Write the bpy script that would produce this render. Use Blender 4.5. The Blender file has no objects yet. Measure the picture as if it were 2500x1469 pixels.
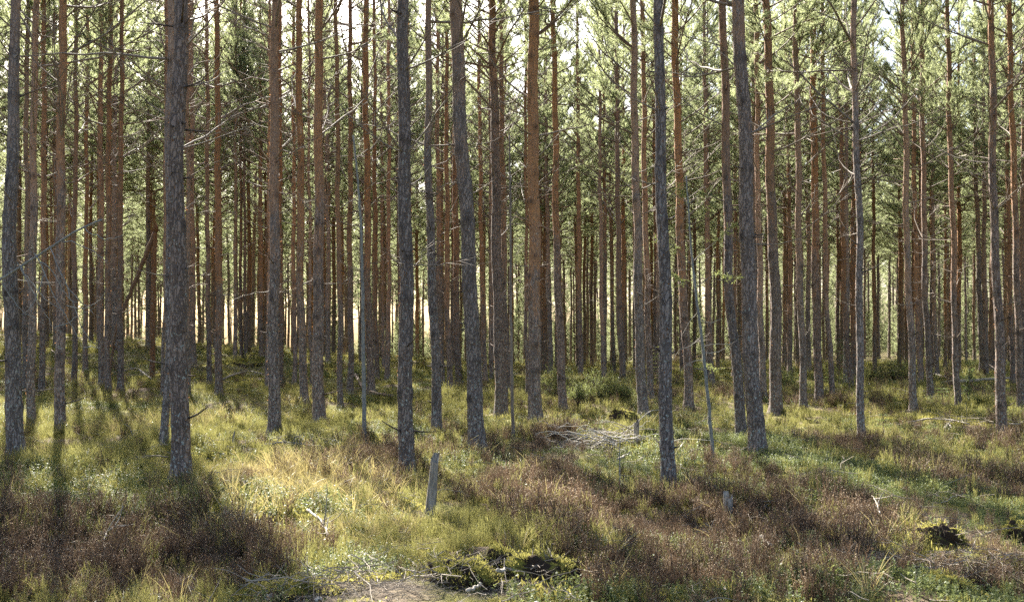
import bpy, math, random
import numpy as np

# ------------------------------------------------------------------ camera, sky, sun, exposure
S = bpy.context.scene
C = S.collection
F, HY, CAMZ = 2430.6, 830.0, 1.7          # focal length and horizon in photo pixels, eye height
cam = bpy.data.cameras.new('camera'); cam.lens = 35.0; cam.sensor_width = 36.0
cam.shift_y = (HY - 734.5) / 2500.0; cam.clip_start = 0.1; cam.clip_end = 3000
camo = bpy.data.objects.new('camera', cam); C.objects.link(camo)
camo.location = (0, 0, CAMZ); camo.rotation_euler = (math.radians(90), 0, 0)
S.camera = camo

SUN_EL, SUN_AZ = math.radians(38), math.radians(-24)     # azimuth from +Y, negative = left of view
w = bpy.data.worlds.new('World'); S.world = w; w.use_nodes = True
nt = w.node_tree
sky = nt.nodes.new('ShaderNodeTexSky'); sky.sky_type = 'NISHITA'; sky.sun_disc = False
sky.sun_elevation = SUN_EL; sky.sun_rotation = SUN_AZ; sky.dust_density = 3.5; sky.air_density = 1.0; sky.ozone_density = 1.0
nt.links.new(sky.outputs[0], nt.nodes['Background'].inputs[0])
nt.nodes['Background'].inputs[1].default_value = 0.062
sl = bpy.data.lights.new('sun', 'SUN'); sl.energy = 5.0; sl.angle = math.radians(0.53); sl.color = (1.0, 0.945, 0.84)
so = bpy.data.objects.new('sun', sl); C.objects.link(so)
so.rotation_euler = (math.radians(90) - SUN_EL, 0, math.pi - SUN_AZ)
so.location = (0, 0, 40)
S.view_settings.view_transform = 'Standard'; S.view_settings.look = 'None'
S.view_settings.exposure = 2.5; S.view_settings.gamma = 1.0
S.render.engine = 'CYCLES'
S.cycles.max_bounces = 6; S.cycles.diffuse_bounces = 3; S.cycles.transmission_bounces = 3; S.cycles.glossy_bounces = 2
S.cycles.use_denoising = False
S.cycles.caustics_reflective = False; S.cycles.caustics_refractive = False
S.cycles.sample_clamp_indirect = 6.0; S.cycles.sample_clamp_direct = 12.0

rng = np.random.default_rng(7)
random.seed(7)

# ------------------------------------------------------------------ helpers
def vn(x, y, seed=0):
    """smooth value noise in 0..1"""
    x = np.asarray(x, float) + seed * 17.31; y = np.asarray(y, float) - seed * 9.77
    xi, yi = np.floor(x), np.floor(y); fx, fy = x - xi, y - yi
    fx = fx * fx * (3 - 2 * fx); fy = fy * fy * (3 - 2 * fy)
    def h(a, b):
        n = (a.astype(np.int64) * 374761393 + b.astype(np.int64) * 668265263 + seed * 974711) & 0x7fffffff
        n = ((n ^ (n >> 13)) * 1274126177) & 0x7fffffff
        n = n ^ (n >> 16)
        return (n & 0xffff) / 65535.0
    return (h(xi, yi) * (1 - fx) + h(xi + 1, yi) * fx) * (1 - fy) + (h(xi, yi + 1) * (1 - fx) + h(xi + 1, yi + 1) * fx) * fy

def sstep(a, b, x):
    t = np.clip((np.asarray(x, float) - a) / (b - a), 0, 1)
    return t * t * (3 - 2 * t)

MOUNDS = []       # (x, y, radius, height) low hummocks raised in the ground itself
def terrain(x, y):
    x = np.asarray(x, float); y = np.asarray(y, float)
    u = x / np.maximum(y, 4.0)
    A = np.interp(u, [-.7, -.5, -.42, -.27, -.1, .05, .7], [2.1, 1.9, 1.7, 1.15, .55, .1, -.05])
    z = A * sstep(14, 56, y)
    c = np.interp(u, [-.6, -.4, -.2, -.05, .15], [.16, .16, .12, .07, .0])
    dy = np.maximum(y - 58, 0)
    z = z - 7 * (1 - np.exp(-c * dy / 7))
    far = 1 - sstep(60, 120, np.abs(y))
    z = z + far * (.10 * (vn(x / 2.1, y / 2.1, 1) - .5) * 2 + .16 * (vn(x / 6.3, y / 6.3, 2) - .5) * 2)
    near = 1 - sstep(18, 45, y)
    z = z + near * (.20 * (vn(x / 1.5, y / 1.5, 5) - .5) + .15 * (vn(x / .75, y / .75, 3) - .5) + .035 * (vn(x / .23, y / .23, 4) - .5))
    for mx, my, mr, mh in MOUNDS:
        z = z + mh * np.exp(-((x - mx) ** 2 + (y - my) ** 2) / (mr * mr))
    return z

DS = np.concatenate([np.arange(4, 40, .02), np.arange(40, 130, .1)])
def ground_at(px, py, lift=0.0):
    """distance at which the sight line through a photo pixel meets the ground"""
    u, v = (px - 1250) / F, (HY - py) / F
    g = terrain(u * DS, DS) + lift >= CAMZ + v * DS
    return float(DS[np.argmax(g)]) if g.any() else 60.0
def spot(px, py, lift=0.0):
    d = ground_at(px, py, lift); x = (px - 1250) / F * d
    return x, d, float(terrain(x, d))

def mesh_arrays(name, v, faces, mats, mi=None, smooth=False, attrs=None):
    """faces: int array (n,3) or (n,4), or a list of such arrays"""
    if not isinstance(faces, list): faces = [faces]
    faces = [f for f in faces if len(f)]
    me = bpy.data.meshes.new(name)
    v = np.ascontiguousarray(v, dtype=np.float32)
    me.vertices.add(len(v)); me.vertices.foreach_set('co', v.ravel())
    loops = np.concatenate([f.ravel() for f in faces]).astype(np.int32)
    tot = np.concatenate([np.full(len(f), f.shape[1]) for f in faces]).astype(np.int32)
    start = np.concatenate([[0], np.cumsum(tot)[:-1]]).astype(np.int32)
    me.loops.add(len(loops)); me.loops.foreach_set('vertex_index', loops)
    me.polygons.add(len(tot)); me.polygons.foreach_set('loop_start', start); me.polygons.foreach_set('loop_total', tot)
    if mi is not None: me.polygons.foreach_set('material_index', np.asarray(mi, np.int32))
    me.polygons.foreach_set('use_smooth', np.full(len(tot), smooth))
    for m in mats: me.materials.append(m)
    if attrs:
        for k, a in attrs.items():
            at = me.attributes.new(k, 'FLOAT', 'POINT'); at.data.foreach_set('value', np.asarray(a, np.float32))
    me.update(calc_edges=True); me.validate()
    return me

class Build:
    """collects tubes, ribbons, slivers and lumps into ONE mesh"""
    def __init__(s): s.v = []; s.t = []; s.q = []; s.tm = []; s.qm = []; s.n = 0
    def add(s, v, tri=None, quad=None, m=0):
        v = np.asarray(v, float).reshape(-1, 3)
        if tri is not None and len(tri): s.t.append(np.asarray(tri) + s.n); s.tm.append(np.full(len(tri), m))
        if quad is not None and len(quad): s.q.append(np.asarray(quad) + s.n); s.qm.append(np.full(len(quad), m))
        s.v.append(v); s.n += len(v)
    def tube(s, P, R, sides=5, m=0, cap=True, wob=0.0):
        P = np.asarray(P, float); n = len(P); R = np.broadcast_to(np.asarray(R, float), (n,))
        T = np.gradient(P, axis=0); T /= np.linalg.norm(T, axis=1)[:, None] + 1e-9
        ref = np.array([0, 0, 1.0]) if abs(T[:, 2]).mean() < .85 else np.array([1.0, 0, 0])
        A = np.cross(T, ref); A /= np.linalg.norm(A, axis=1)[:, None] + 1e-9
        B = np.cross(T, A)
        th = np.arange(sides) * 2 * math.pi / sides
        rr = R[:, None] * (1 + wob * rng.normal(size=(n, sides)))
        V = P[:, None] + rr[..., None] * (A[:, None] * np.cos(th)[None, :, None] + B[:, None] * np.sin(th)[None, :, None])
        i = np.arange(n - 1)[:, None] * sides; j = np.arange(sides)[None]; k = (j + 1) % sides
        q = np.stack([i + j, i + k, i + sides + k, i + sides + j], -1).reshape(-1, 4)
        v = V.reshape(-1, 3); tri = []
        if cap:
            v = np.vstack([v, P[:1], P[-1:]]); a, b = n * sides, n * sides + 1
            for jj in range(sides):
                kk = (jj + 1) % sides
                tri += [[a, kk, jj], [b, (n - 1) * sides + jj, (n - 1) * sides + kk]]
        s.add(v, tri, q, m)
    def slivers(s, base, d, width, m=0, side=None):
        """one thin triangle per row: base point, direction*length, half width"""
        base = np.asarray(base); d = np.asarray(d); n = len(base)
        if side is None: side = rng.normal(size=(n, 3))
        sd = np.cross(d, side); sd /= np.linalg.norm(sd, axis=1)[:, None] + 1e-9
        w_ = np.broadcast_to(np.asarray(width, float), (n,))[:, None]
        v = np.stack([base - sd * w_, base + sd * w_, base + d], 1).reshape(-1, 3)
        s.add(v, np.arange(3 * n).reshape(-1, 3), None, m)
    def leaves(s, base, d, width, m=0, side=None):
        """one pointed four-corner leaf per row"""
        base = np.asarray(base); d = np.asarray(d); n = len(base)
        if side is None: side = rng.normal(size=(n, 3))
        sd = np.cross(d, side); sd /= np.linalg.norm(sd, axis=1)[:, None] + 1e-9
        w_ = np.broadcast_to(np.asarray(width, float), (n,))[:, None]
        v = np.stack([base, base + d * .5 - sd * w_, base + d, base + d * .5 + sd * w_], 1).reshape(-1, 3)
        s.add(v, None, np.arange(4 * n).reshape(-1, 4), m)
    def ribbon(s, P, wd, m=0):
        P = np.asarray(P, float); n = len(P); sd = rng.normal(size=3); T = P[-1] - P[0]
        sd = np.cross(T, sd); sd /= np.linalg.norm(sd) + 1e-9
        ww = np.broadcast_to(np.asarray(wd, float), (n,))[:, None]
        v = np.concatenate([P - sd * ww, P + sd * ww])
        i = np.arange(n - 1); s.add(v, None, np.stack([i, i + 1, n + i + 1, n + i], -1), m)
    def mesh(s, name, mats, smooth=False):
        f, mi = [], []
        if s.q: f.append(np.concatenate(s.q)); mi.append(np.concatenate(s.qm))
        if s.t: f.append(np.concatenate(s.t)); mi.append(np.concatenate(s.tm))
        return mesh_arrays(name, np.concatenate(s.v), f, mats, np.concatenate(mi), smooth)

def unit(a): a = np.asarray(a, float); return a / (np.linalg.norm(a, axis=-1, keepdims=True) + 1e-9)
def link(name, me, parent=None, loc=(0, 0, 0), rot=(0, 0, 0), sc=(1, 1, 1)):
    o = bpy.data.objects.new(name, me); C.objects.link(o)
    if parent is not None: o.parent = parent
    o.location = loc; o.rotation_euler = rot; o.scale = sc
    return o
def tag(o, label, cat, group=None, kind=None):
    o['label'] = label; o['category'] = cat
    if group: o['group'] = group
    if kind: o['kind'] = kind
    return o
def thing(name, label, cat, loc, rotz=0, group=None):
    return tag(link(name, None, None, loc, (0, 0, rotz)), label, cat, group)

# ------------------------------------------------------------------ materials
class N:
    def __init__(s, name):
        s.m = bpy.data.materials.new(name); s.m.use_nodes = True; s.t = s.m.node_tree
        s.t.nodes.clear(); s.out = s.t.nodes.new('ShaderNodeOutputMaterial')
    def n(s, typ, **kw):
        o = s.t.nodes.new('ShaderNode' + typ)
        for k, v in kw.items(): setattr(o, k, v)
        return o
    def l(s, a, b): s.t.links.new(a, b)
    def val(s, sock, v):
        if hasattr(v, 'is_linked') or isinstance(v, bpy.types.NodeSocket): s.l(v, sock)
        else: sock.default_value = v
    def math(s, op, a, b=0.0, clamp=False):
        o = s.n('Math', operation=op, use_clamp=clamp); s.val(o.inputs[0], a); s.val(o.inputs[1], b); return o.outputs[0]
    def ramp(s, x, a, b, lo=0.0, hi=1.0):
        o = s.n('MapRange', interpolation_type='SMOOTHSTEP'); s.val(o.inputs[0], x)
        o.inputs[1].default_value = a; o.inputs[2].default_value = b; o.inputs[3].default_value = lo; o.inputs[4].default_value = hi
        return o.outputs[0]
    def mix(s, f, a, b):
        o = s.n('Mix', data_type='RGBA'); s.val(o.inputs[0], f)
        for i, c in ((6, a), (7, b)):
            s.val(o.inputs[i], c if isinstance(c, bpy.types.NodeSocket) else (c[0], c[1], c[2], 1))
        return o.outputs[2]
    def noise(s, vec, scale, detail=3, rough=.55):
        o = s.n('TexNoise'); o.inputs['Scale'].default_value = scale; o.inputs['Detail'].default_value = detail
        o.inputs['Roughness'].default_value = rough; s.l(vec, o.inputs['Vector']); return o.outputs[0]

def bark_material(name, base=None):
    k = N(name); tc = k.n('TexCoord'); P = tc.outputs['Object']
    oi = k.n('ObjectInfo'); rnd = oi.outputs['Random']
    off = k.n('VectorMath', operation='ADD'); k.l(P, off.inputs[0])
    cmb = k.n('CombineXYZ'); k.l(k.math('MULTIPLY', rnd, 37.0), cmb.inputs[2]); k.l(cmb.outputs[0], off.inputs[1])
    st = k.n('VectorMath', operation='MULTIPLY'); k.l(off.outputs[0], st.inputs[0]); st.inputs[1].default_value = (1, 1, .26)
    z = k.n('SeparateXYZ'); k.l(P, z.inputs[0]); z = z.outputs[2]
    wob = k.noise(st.outputs[0], 14, 3)
    dst = k.n('VectorMath', operation='MULTIPLY_ADD'); 
    wv = k.n('CombineXYZ'); k.l(wob, wv.inputs[0]); k.l(k.noise(off.outputs[0], 11, 2), wv.inputs[1]); k.l(wob, wv.inputs[2])
    k.l(wv.outputs[0], dst.inputs[0]); dst.inputs[1].default_value = (.085, .085, .085); k.l(st.outputs[0], dst.inputs[2])
    vor = k.n('TexVoronoi', feature='DISTANCE_TO_EDGE'); vor.inputs['Scale'].default_value = 27; k.l(dst.outputs[0], vor.inputs['Vector'])
    cell = k.n('TexVoronoi', feature='F1'); cell.inputs['Scale'].default_value = 27; k.l(dst.outputs[0], cell.inputs['Vector'])
    fu = k.n('VectorMath', operation='MULTIPLY'); k.l(dst.outputs[0], fu.inputs[0]); fu.inputs[1].default_value = (1, 1, .45)
    furrow = k.ramp(k.noise(fu.outputs[0], 34, 3, .6), .36, .50)                       # 0 in a long upright furrow
    cr = k.math('MULTIPLY', k.ramp(vor.outputs['Distance'], .01, .13, .25, 1.0), k.math('ADD', k.math('MULTIPLY', furrow, .75), .25))
    fine = k.noise(st.outputs[0], 70, 4, .65)
    big = k.noise(off.outputs[0], 2.2, 3)
    col = k.n('SeparateColor'); k.l(oi.outputs['Color'], col.inputs[0])
    line = k.math('MULTIPLY', col.outputs[0], 10.0)
    mot = k.noise(st.outputs[0], 7, 3, .6)
    orange = k.ramp(k.math('ADD', k.math('ADD', k.math('SUBTRACT', z, line), k.math('MULTIPLY', k.math('SUBTRACT', big, .5), 4.0)), k.math('MULTIPLY', k.math('SUBTRACT', mot, .5), 5.0)), -2.2, 2.4)
    flake = k.ramp(k.math('ADD', k.noise(st.outputs[0], 30, 3), k.math('MULTIPLY', k.math('SUBTRACT', orange, .5), .45)), .40, .60)
    sc = k.n('SeparateColor'); k.l(cell.outputs['Color'], sc.inputs[0])
    if base is None:
        grey = k.mix(fine, (.195, .150, .130), (.385, .305, .265))
        grey = k.mix(k.math('MULTIPLY', sc.outputs[0], .5), grey, (.30, .225, .18))
        org = k.mix(k.noise(st.outputs[0], 45, 4, .7), (.27, .142, .078), (.58, .325, .175))
        org = k.mix(k.math('MULTIPLY', sc.outputs[1], .45), org, (.23, .155, .115))
        c = k.mix(k.math('MULTIPLY', flake, k.math('ADD', k.math('MULTIPLY', orange, .9), .06)), grey, org)
    else:
        c = k.mix(fine, base[0], base[1])
    hv = k.n('HueSaturation'); k.l(c, hv.inputs['Color']); k.l(k.ramp(rnd, 0, 1, .78, 1.22), hv.inputs['Value']); k.l(k.ramp(k.math('FRACT', k.math('MULTIPLY', rnd, 7.3)), 0, 1, .72, 1.08), hv.inputs['Saturation']); c = hv.outputs[0]
    depth = k.math('MULTIPLY', k.math('SUBTRACT', 1.0, cr), k.ramp(orange, 0, 1, .80, .36))
    c = k.mix(depth, c, (.038, .028, .024))
    lich = k.ramp(k.math('SUBTRACT', k.noise(off.outputs[0], 26, 4, .6), k.math('MULTIPLY', z, .022)), .57, .62)
    c = k.mix(k.math('MULTIPLY', lich, .85), c, (.42, .46, .42))
    at = k.n('Attribute', attribute_name='knot')
    c = k.mix(k.math('MULTIPLY', at.outputs['Fac'], .8), c, (.045, .034, .03))
    b = k.n('BsdfPrincipled'); k.l(c, b.inputs['Base Color']); b.inputs['Roughness'].default_value = .85
    b.inputs['Specular IOR Level'].default_value = .25
    h = k.math('ADD', k.math('MULTIPLY', cr, k.ramp(orange, 0, 1, 1.0, .45)), k.math('MULTIPLY', fine, .35))
    bp = k.n('Bump'); bp.inputs['Strength'].default_value = .9; bp.inputs['Distance'].default_value = .018
    k.l(h, bp.inputs['Height']); k.l(bp.outputs[0], b.inputs['Normal'])
    k.l(b.outputs[0], k.out.inputs[0])
    return k.m

def wood_material(name, a, b_, scale=40, stretch=.12):
    k = N(name); tc = k.n('TexCoord')
    st = k.n('VectorMath', operation='MULTIPLY'); k.l(tc.outputs['Object'], st.inputs[0]); st.inputs[1].default_value = (1, 1, stretch)
    f = k.noise(st.outputs[0], scale, 5, .7); g = k.noise(tc.outputs['Object'], 9, 3)
    c = k.mix(k.ramp(f, .3, .7), a, b_); c = k.mix(k.ramp(g, .55, .72, 0, .6), c, tuple(x * .45 for x in a))
    b = k.n('BsdfPrincipled'); k.l(c, b.inputs['Base Color']); b.inputs['Roughness'].default_value = .8
    bp = k.n('Bump'); bp.inputs['Strength'].default_value = .7; bp.inputs['Distance'].default_value = .008
    k.l(f, bp.inputs['Height']); k.l(bp.outputs[0], b.inputs['Normal']); k.l(b.outputs[0], k.out.inputs[0])
    return k.m

def leaf_material(name, a, b_, trans, tmix=.45, rough=.5, spec=.4, nscale=1.5, world=False):
    """two tones that vary from clump to clump and plant to plant; light passes through"""
    k = N(name); tc = k.n('TexCoord'); oi = k.n('ObjectInfo')
    geo = k.n('NewGeometry')
    f = k.noise(geo.outputs['Position'] if world else tc.outputs['Object'], nscale, 2)
    f = k.math('ADD', k.math('MULTIPLY', k.ramp(f, .3, .7), .6), k.math('MULTIPLY', oi.outputs['Random'], .4))
    c = k.mix(f, a, b_)
    b = k.n('BsdfPrincipled'); k.l(c, b.inputs['Base Color']); b.inputs['Roughness'].default_value = rough
    b.inputs['Specular IOR Level'].default_value = spec
    t = k.n('BsdfTranslucent'); k.l(k.mix(f, tuple(x * .8 for x in trans), trans), t.inputs[0])
    mx = k.n('MixShader'); mx.inputs[0].default_value = tmix
    k.l(b.outputs[0], mx.inputs[1]); k.l(t.outputs[0], mx.inputs[2]); k.l(mx.outputs[0], k.out.inputs[0])
    return k.m

M = {}
M['bark'] = bark_material('pine_bark')
M['bark_dead'] = bark_material('bare_orange_wood', ((.19, .10, .055), (.40, .225, .12)))
M['flake'] = leaf_material('bark_flakes', (.16, .095, .06), (.30, .20, .14), (.40, .20, .09), .4, .7, .3, 4)
M['limb'] = wood_material('limb_bark', (.12, .085, .063), (.24, .165, .12), 30)
M['dead'] = wood_material('dead_twig_wood', (.13, .10, .078), (.27, .22, .175), 30)
M['grey_wood'] = wood_material('weathered_grey_wood', (.085, .07, .058), (.42, .37, .31), 55, .08)
M['pale_wood'] = wood_material('bleached_twig_wood', (.27, .235, .19), (.48, .425, .355), 40)
M['bleached'] = wood_material('bleached_heap_wood', (.40, .36, .30), (.62, .57, .49), 40)
M['litter'] = wood_material('litter_twig_wood', (.17, .135, .10), (.38, .32, .25), 40)
M['pole'] = wood_material('lichen_grey_pole', (.13, .125, .112), (.29, .29, .265), 60, .4)
M['needle'] = leaf_material('pine_needles', (.045, .080, .040), (.125, .160, .072), (.50, .55, .29), .60, .45, .4, 1.1)
M['juniper'] = leaf_material('juniper_needles', (.065, .10, .04), (.14, .175, .065), (.38, .42, .14), .45, .5, .4, 3)
M['spruce'] = leaf_material('spruce_needles', (.04, .075, .03), (.08, .12, .04), (.25, .33, .08), .4, .5, .4, 3)
M['heather'] = leaf_material('heather_stems', (.060, .040, .030), (.125, .085, .058), (.22, .145, .09), .25, .6, .3, .6, True)
M['seed'] = leaf_material('heather_seed_heads', (.34, .265, .20), (.52, .42, .32), (.58, .46, .33), .40, .6, .3, .6, True)
M['bilberry'] = leaf_material('bilberry_stems', (.090, .095, .026), (.19, .185, .055), (.40, .38, .13), .42, .45, .4, .6, True)
M['lingon'] = leaf_material('lingonberry_leaves', (.066, .098, .038), (.14, .17, .062), (.33, .37, .13), .34, .5, .22, .8, True)
M['moss'] = leaf_material('feather_moss', (.13, .14, .03), (.28, .27, .075), (.46, .42, .13), .4, .7, .2, .9, True)
M['straw'] = leaf_material('dry_grass', (.33, .27, .13), (.50, .42, .21), (.52, .43, .18), .35, .5, .4, .9, True)

def ground_material():
    k = N('moss_and_litter'); geo = k.n('NewGeometry'); P = geo.outputs['Position']
    a = k.noise(P, .9, 4, .6); f = k.noise(P, 22, 5, .7); g = k.noise(P, 4.5, 4)
    moss = k.mix(f, (.10, .105, .022), (.29, .27, .075))
    lit = k.mix(f, (.075, .050, .034), (.24, .175, .115))
    c = k.mix(k.ramp(k.math('ADD', k.math('MULTIPLY', a, .6), k.math('MULTIPLY', g, .4)), .42, .56), moss, lit)
    at = k.n('Attribute', attribute_name='peat')
    c = k.mix(at.outputs['Fac'], c, k.mix(k.ramp(f, .35, .62), (.025, .018, .012), (.14, .105, .072)))
    b = k.n('BsdfPrincipled'); k.l(c, b.inputs['Base Color']); b.inputs['Roughness'].default_value = .9
    b.inputs['Specular IOR Level'].default_value = .2
    bp = k.n('Bump'); bp.inputs['Strength'].default_value = .9; bp.inputs['Distance'].default_value = .05
    k.l(k.math('ADD', f, k.math('MULTIPLY', g, .6)), bp.inputs['Height']); k.l(bp.outputs[0], b.inputs['Normal'])
    k.l(b.outputs[0], k.out.inputs[0]); return k.m
M['ground'] = ground_material()
def clod_material():
    k = N('peat_and_moss'); geo = k.n('NewGeometry'); P = geo.outputs['Position']
    f = k.noise(P, 38, 5, .7); g = k.noise(P, 7, 4)
    nz = k.n('SeparateXYZ'); k.l(geo.outputs['Normal'], nz.inputs[0])
    up = k.ramp(k.math('ADD', nz.outputs[2], k.math('MULTIPLY', k.math('SUBTRACT', g, .5), 2.2)), .60, .95)
    c = k.mix(up, k.mix(f, (.018, .012, .009), (.085, .058, .04)), k.mix(f, (.13, .125, .02), (.33, .29, .06)))
    b = k.n('BsdfPrincipled'); k.l(c, b.inputs['Base Color']); b.inputs['Roughness'].default_value = .95
    b.inputs['Specular IOR Level'].default_value = .15
    bp = k.n('Bump'); bp.inputs['Strength'].default_value = 1; bp.inputs['Distance'].default_value = .03
    k.l(f, bp.inputs['Height']); k.l(bp.outputs[0], b.inputs['Normal']); k.l(b.outputs[0], k.out.inputs[0]); return k.m
M['clod'] = clod_material()

# ------------------------------------------------------------------ the ground
_x, _y, _z = spot(1190, 1385); MOUNDS += [(_x, _y + .15, .55, .10)]
_x, _y, _z = spot(2290, 1275); MOUNDS += [(_x, _y, .5, .13)]
def ground_sheet():
    ny, nx = 760, 520
    wy = np.concatenate([[-30, -18, -8, 0], np.geomspace(3.5, 420, ny - 4)])
    uu = np.sign(np.linspace(-1, 1, nx)) * np.abs(np.linspace(-1, 1, nx)) ** 1.25 * 1.25
    Y = np.repeat(wy[:, None], nx, 1); X = uu[None] * (np.maximum(Y, 0) + 9)
    Z = terrain(X, Y)
    i = np.arange(ny - 1)[:, None] * nx + np.arange(nx - 1)[None]
    q = np.stack([i, i + 1, i + nx + 1, i + nx], -1).reshape(-1, 4)
    peat = np.zeros(X.shape)
    for px, py, rx, ry in ((820, 1435, 230, 40), (1180, 1400, 260, 45), (1450, 1350, 120, 25), (2290, 1285, 70, 40), (2480, 1290, 60, 25), (2300, 1390, 160, 40)):
        cx, cy, _ = spot(px, py); y0 = ground_at(px, py + ry); y1 = ground_at(px, py - ry)
        peat = np.maximum(peat, np.exp(-(((X - cx) / (rx / F * cy)) ** 2 + ((Y - cy) / (.5 * (y1 - y0))) ** 2) ** 1.5))
    peat = np.clip(peat * 1.5 * (.4 + vn(X * 5, Y * 5, 9)), 0, 1)
    me = mesh_arrays('ground', np.stack([X, Y, Z], -1).reshape(-1, 3), q, [M['ground']], None, True, {'peat': peat.ravel()})
    o = link('ground', me); o['kind'] = 'structure'; o['label'] = 'mossy forest floor of low hummocks rising to a bank at the left'; o['category'] = 'ground'
ground_sheet()

# ------------------------------------------------------------------ pines
def trunk_mesh(path_z, path_x, rad_z, rad, H, sides, step, stubs, seed, flare=1.0, path_y=None, rough=.045, limbs=0, top_open=False, mat=None, flakes=900):
    """one continuous tapered trunk; whorl swellings and broken stubs belong to its bark"""
    r = np.random.default_rng(seed)
    zs = np.arange(-.25, H, step); n = len(zs)
    cx = np.interp(zs, path_z, path_x); cy = np.interp(zs, path_z, path_y) if path_y is not None else np.zeros(n)
    ker = np.hanning(max(5, int(1.4 / step) | 1)); ker /= ker.sum(); pad = len(ker) // 2
    cx = np.convolve(np.pad(cx, pad, mode='reflect', reflect_type='odd'), ker, 'valid')
    cx = cx + .014 * np.sin(zs * 1.3 + seed) + .012 * np.sin(zs * 2.9 + seed * 3); cy = cy + .02 * np.sin(zs * 1.1 + seed * 2)
    R = np.interp(zs, rad_z, rad) * (1 + .22 * flare * np.exp(-np.maximum(zs, 0) / .28))
    whorls = []; zz = .5 + r.uniform(0, .4)
    while zz < H - .3: whorls.append(zz); zz += r.uniform(.38, .62)
    th = np.arange(sides) * 2 * math.pi / sides
    kn = np.zeros((n, sides)); sw = np.zeros(n)
    for wz in whorls:
        sw += .05 * np.exp(-((zs - wz) / .06) ** 2)
        for _ in range(r.integers(1, 5)):
            a = r.uniform(0, 2 * math.pi); da = np.angle(np.exp(1j * (th - a)))
            kn = np.maximum(kn, np.exp(-((zs[:, None] - wz) / .065) ** 2 - (da[None] / .48) ** 2) * r.uniform(.6, 1.1))
    lump = vn(th[None] * sides / 6.283 * .5, zs[:, None] / .10, seed % 97) - .5
    lobe = 1 + .55 * np.cos(th * r.integers(3, 6) + r.uniform(0, 6))
    RR = R[:, None] * (1 + sw[:, None] + rough * 2 * lump + .10 * kn + .30 * flare * np.exp(-np.maximum(zs + .05, 0)[:, None] / .13) * lobe[None])
    V = np.stack([cx[:, None] + RR * np.cos(th), cy[:, None] + RR * np.sin(th), np.repeat(zs[:, None], sides, 1)], -1)
    b = Build()
    i = np.arange(n - 1)[:, None] * sides; j = np.arange(sides)[None]; k = (j + 1) % sides
    b.add(V.reshape(-1, 3), None, np.stack([i + j, i + k, i + sides + k, i + sides + j], -1).reshape(-1, 4))
    knot = [kn.ravel()]
    b.v.append(np.array([[cx[-1], cy[-1], zs[-1] + .03]])); b.t.append(np.array([[(n - 1) * sides + jj, (n - 1) * sides + (jj + 1) % sides, b.n] for jj in range(sides)])); b.tm.append(np.zeros(sides, int)); b.n += 1
    knot.append(np.zeros(1))
    for wz in whorls:
        if wz > H * .8: break
        for _ in range(r.poisson(stubs)):
            a = r.uniform(0, 2 * math.pi); c = np.array([np.interp(wz, zs, cx), np.interp(wz, zs, cy), wz + r.normal(0, .03)]); R0 = np.interp(wz, zs, R)
            L = r.uniform(.02, .10) if r.random() < .66 else r.uniform(.1, .42)
            d = np.array([math.cos(a), math.sin(a), r.uniform(-.2, .5)]); n0 = b.n
            b.tube(np.array([c + d * R0 * .8, c + d * (R0 + L * .5), c + d * (R0 + L) + [0, 0, r.uniform(-.01, .03)]]), [.013, .010, .005], 4)
            knot.append(np.full(b.n - n0, .55))
    for _ in range(limbs):
        wz = whorls[r.integers(int(len(whorls) * .18), int(len(whorls) * .62))]; a = r.uniform(0, 2 * math.pi)
        c = np.array([np.interp(wz, zs, cx), np.interp(wz, zs, cy), wz]); R0 = np.interp(wz, zs, R); L = r.uniform(.3, 1.0) * (.5 + wz / 7)
        el = r.uniform(-.1, .55); t = np.linspace(0, 1, 5)[:, None]; n0 = b.n
        d = np.array([math.cos(a), math.sin(a), 0])
        P = c + d * R0 * .8 + d * L * t + np.array([0, 0, 1]) * L * (el * t + r.uniform(-.2, .35) * t * t) + r.normal(0, .02, (5, 3)) * t
        b.tube(P, np.linspace(.014, .004, 5), 3, cap=False); knot.append(np.full(b.n - n0, .3))
    nf = int(flakes * H / 15); zf = r.uniform(.02, 1, nf) * H * .93; af = r.uniform(0, 2 * math.pi, nf)      # loose flakes standing off the bark
    rf = np.interp(zf, zs, R) * 1.0; out = np.stack([np.cos(af), np.sin(af), np.zeros(nf)], -1)
    pf = np.stack([np.interp(zf, zs, cx), np.interp(zf, zs, cy), zf], -1) + out * rf[:, None]
    n0 = b.n; b.leaves(pf, unit(out * r.uniform(.25, .8, (nf, 1)) + np.array([0, 0, 1.]) * r.choice([-1, 1], (nf, 1)) + r.normal(0, .35, (nf, 3))) * r.uniform(.014, .042, (nf, 1)), r.uniform(.005, .011, nf), 1, np.cross(out, [0, 0, 1.]) * .3 + out)
    knot.append(np.zeros(b.n - n0))
    f = [np.concatenate(b.q), np.concatenate(b.t)]
    return mesh_arrays('trunk', np.concatenate(b.v), f, [mat or M['bark'], M['flake']], np.concatenate([np.concatenate(b.qm), np.concatenate(b.tm)]), True, {'knot': np.concatenate(knot)})

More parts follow.
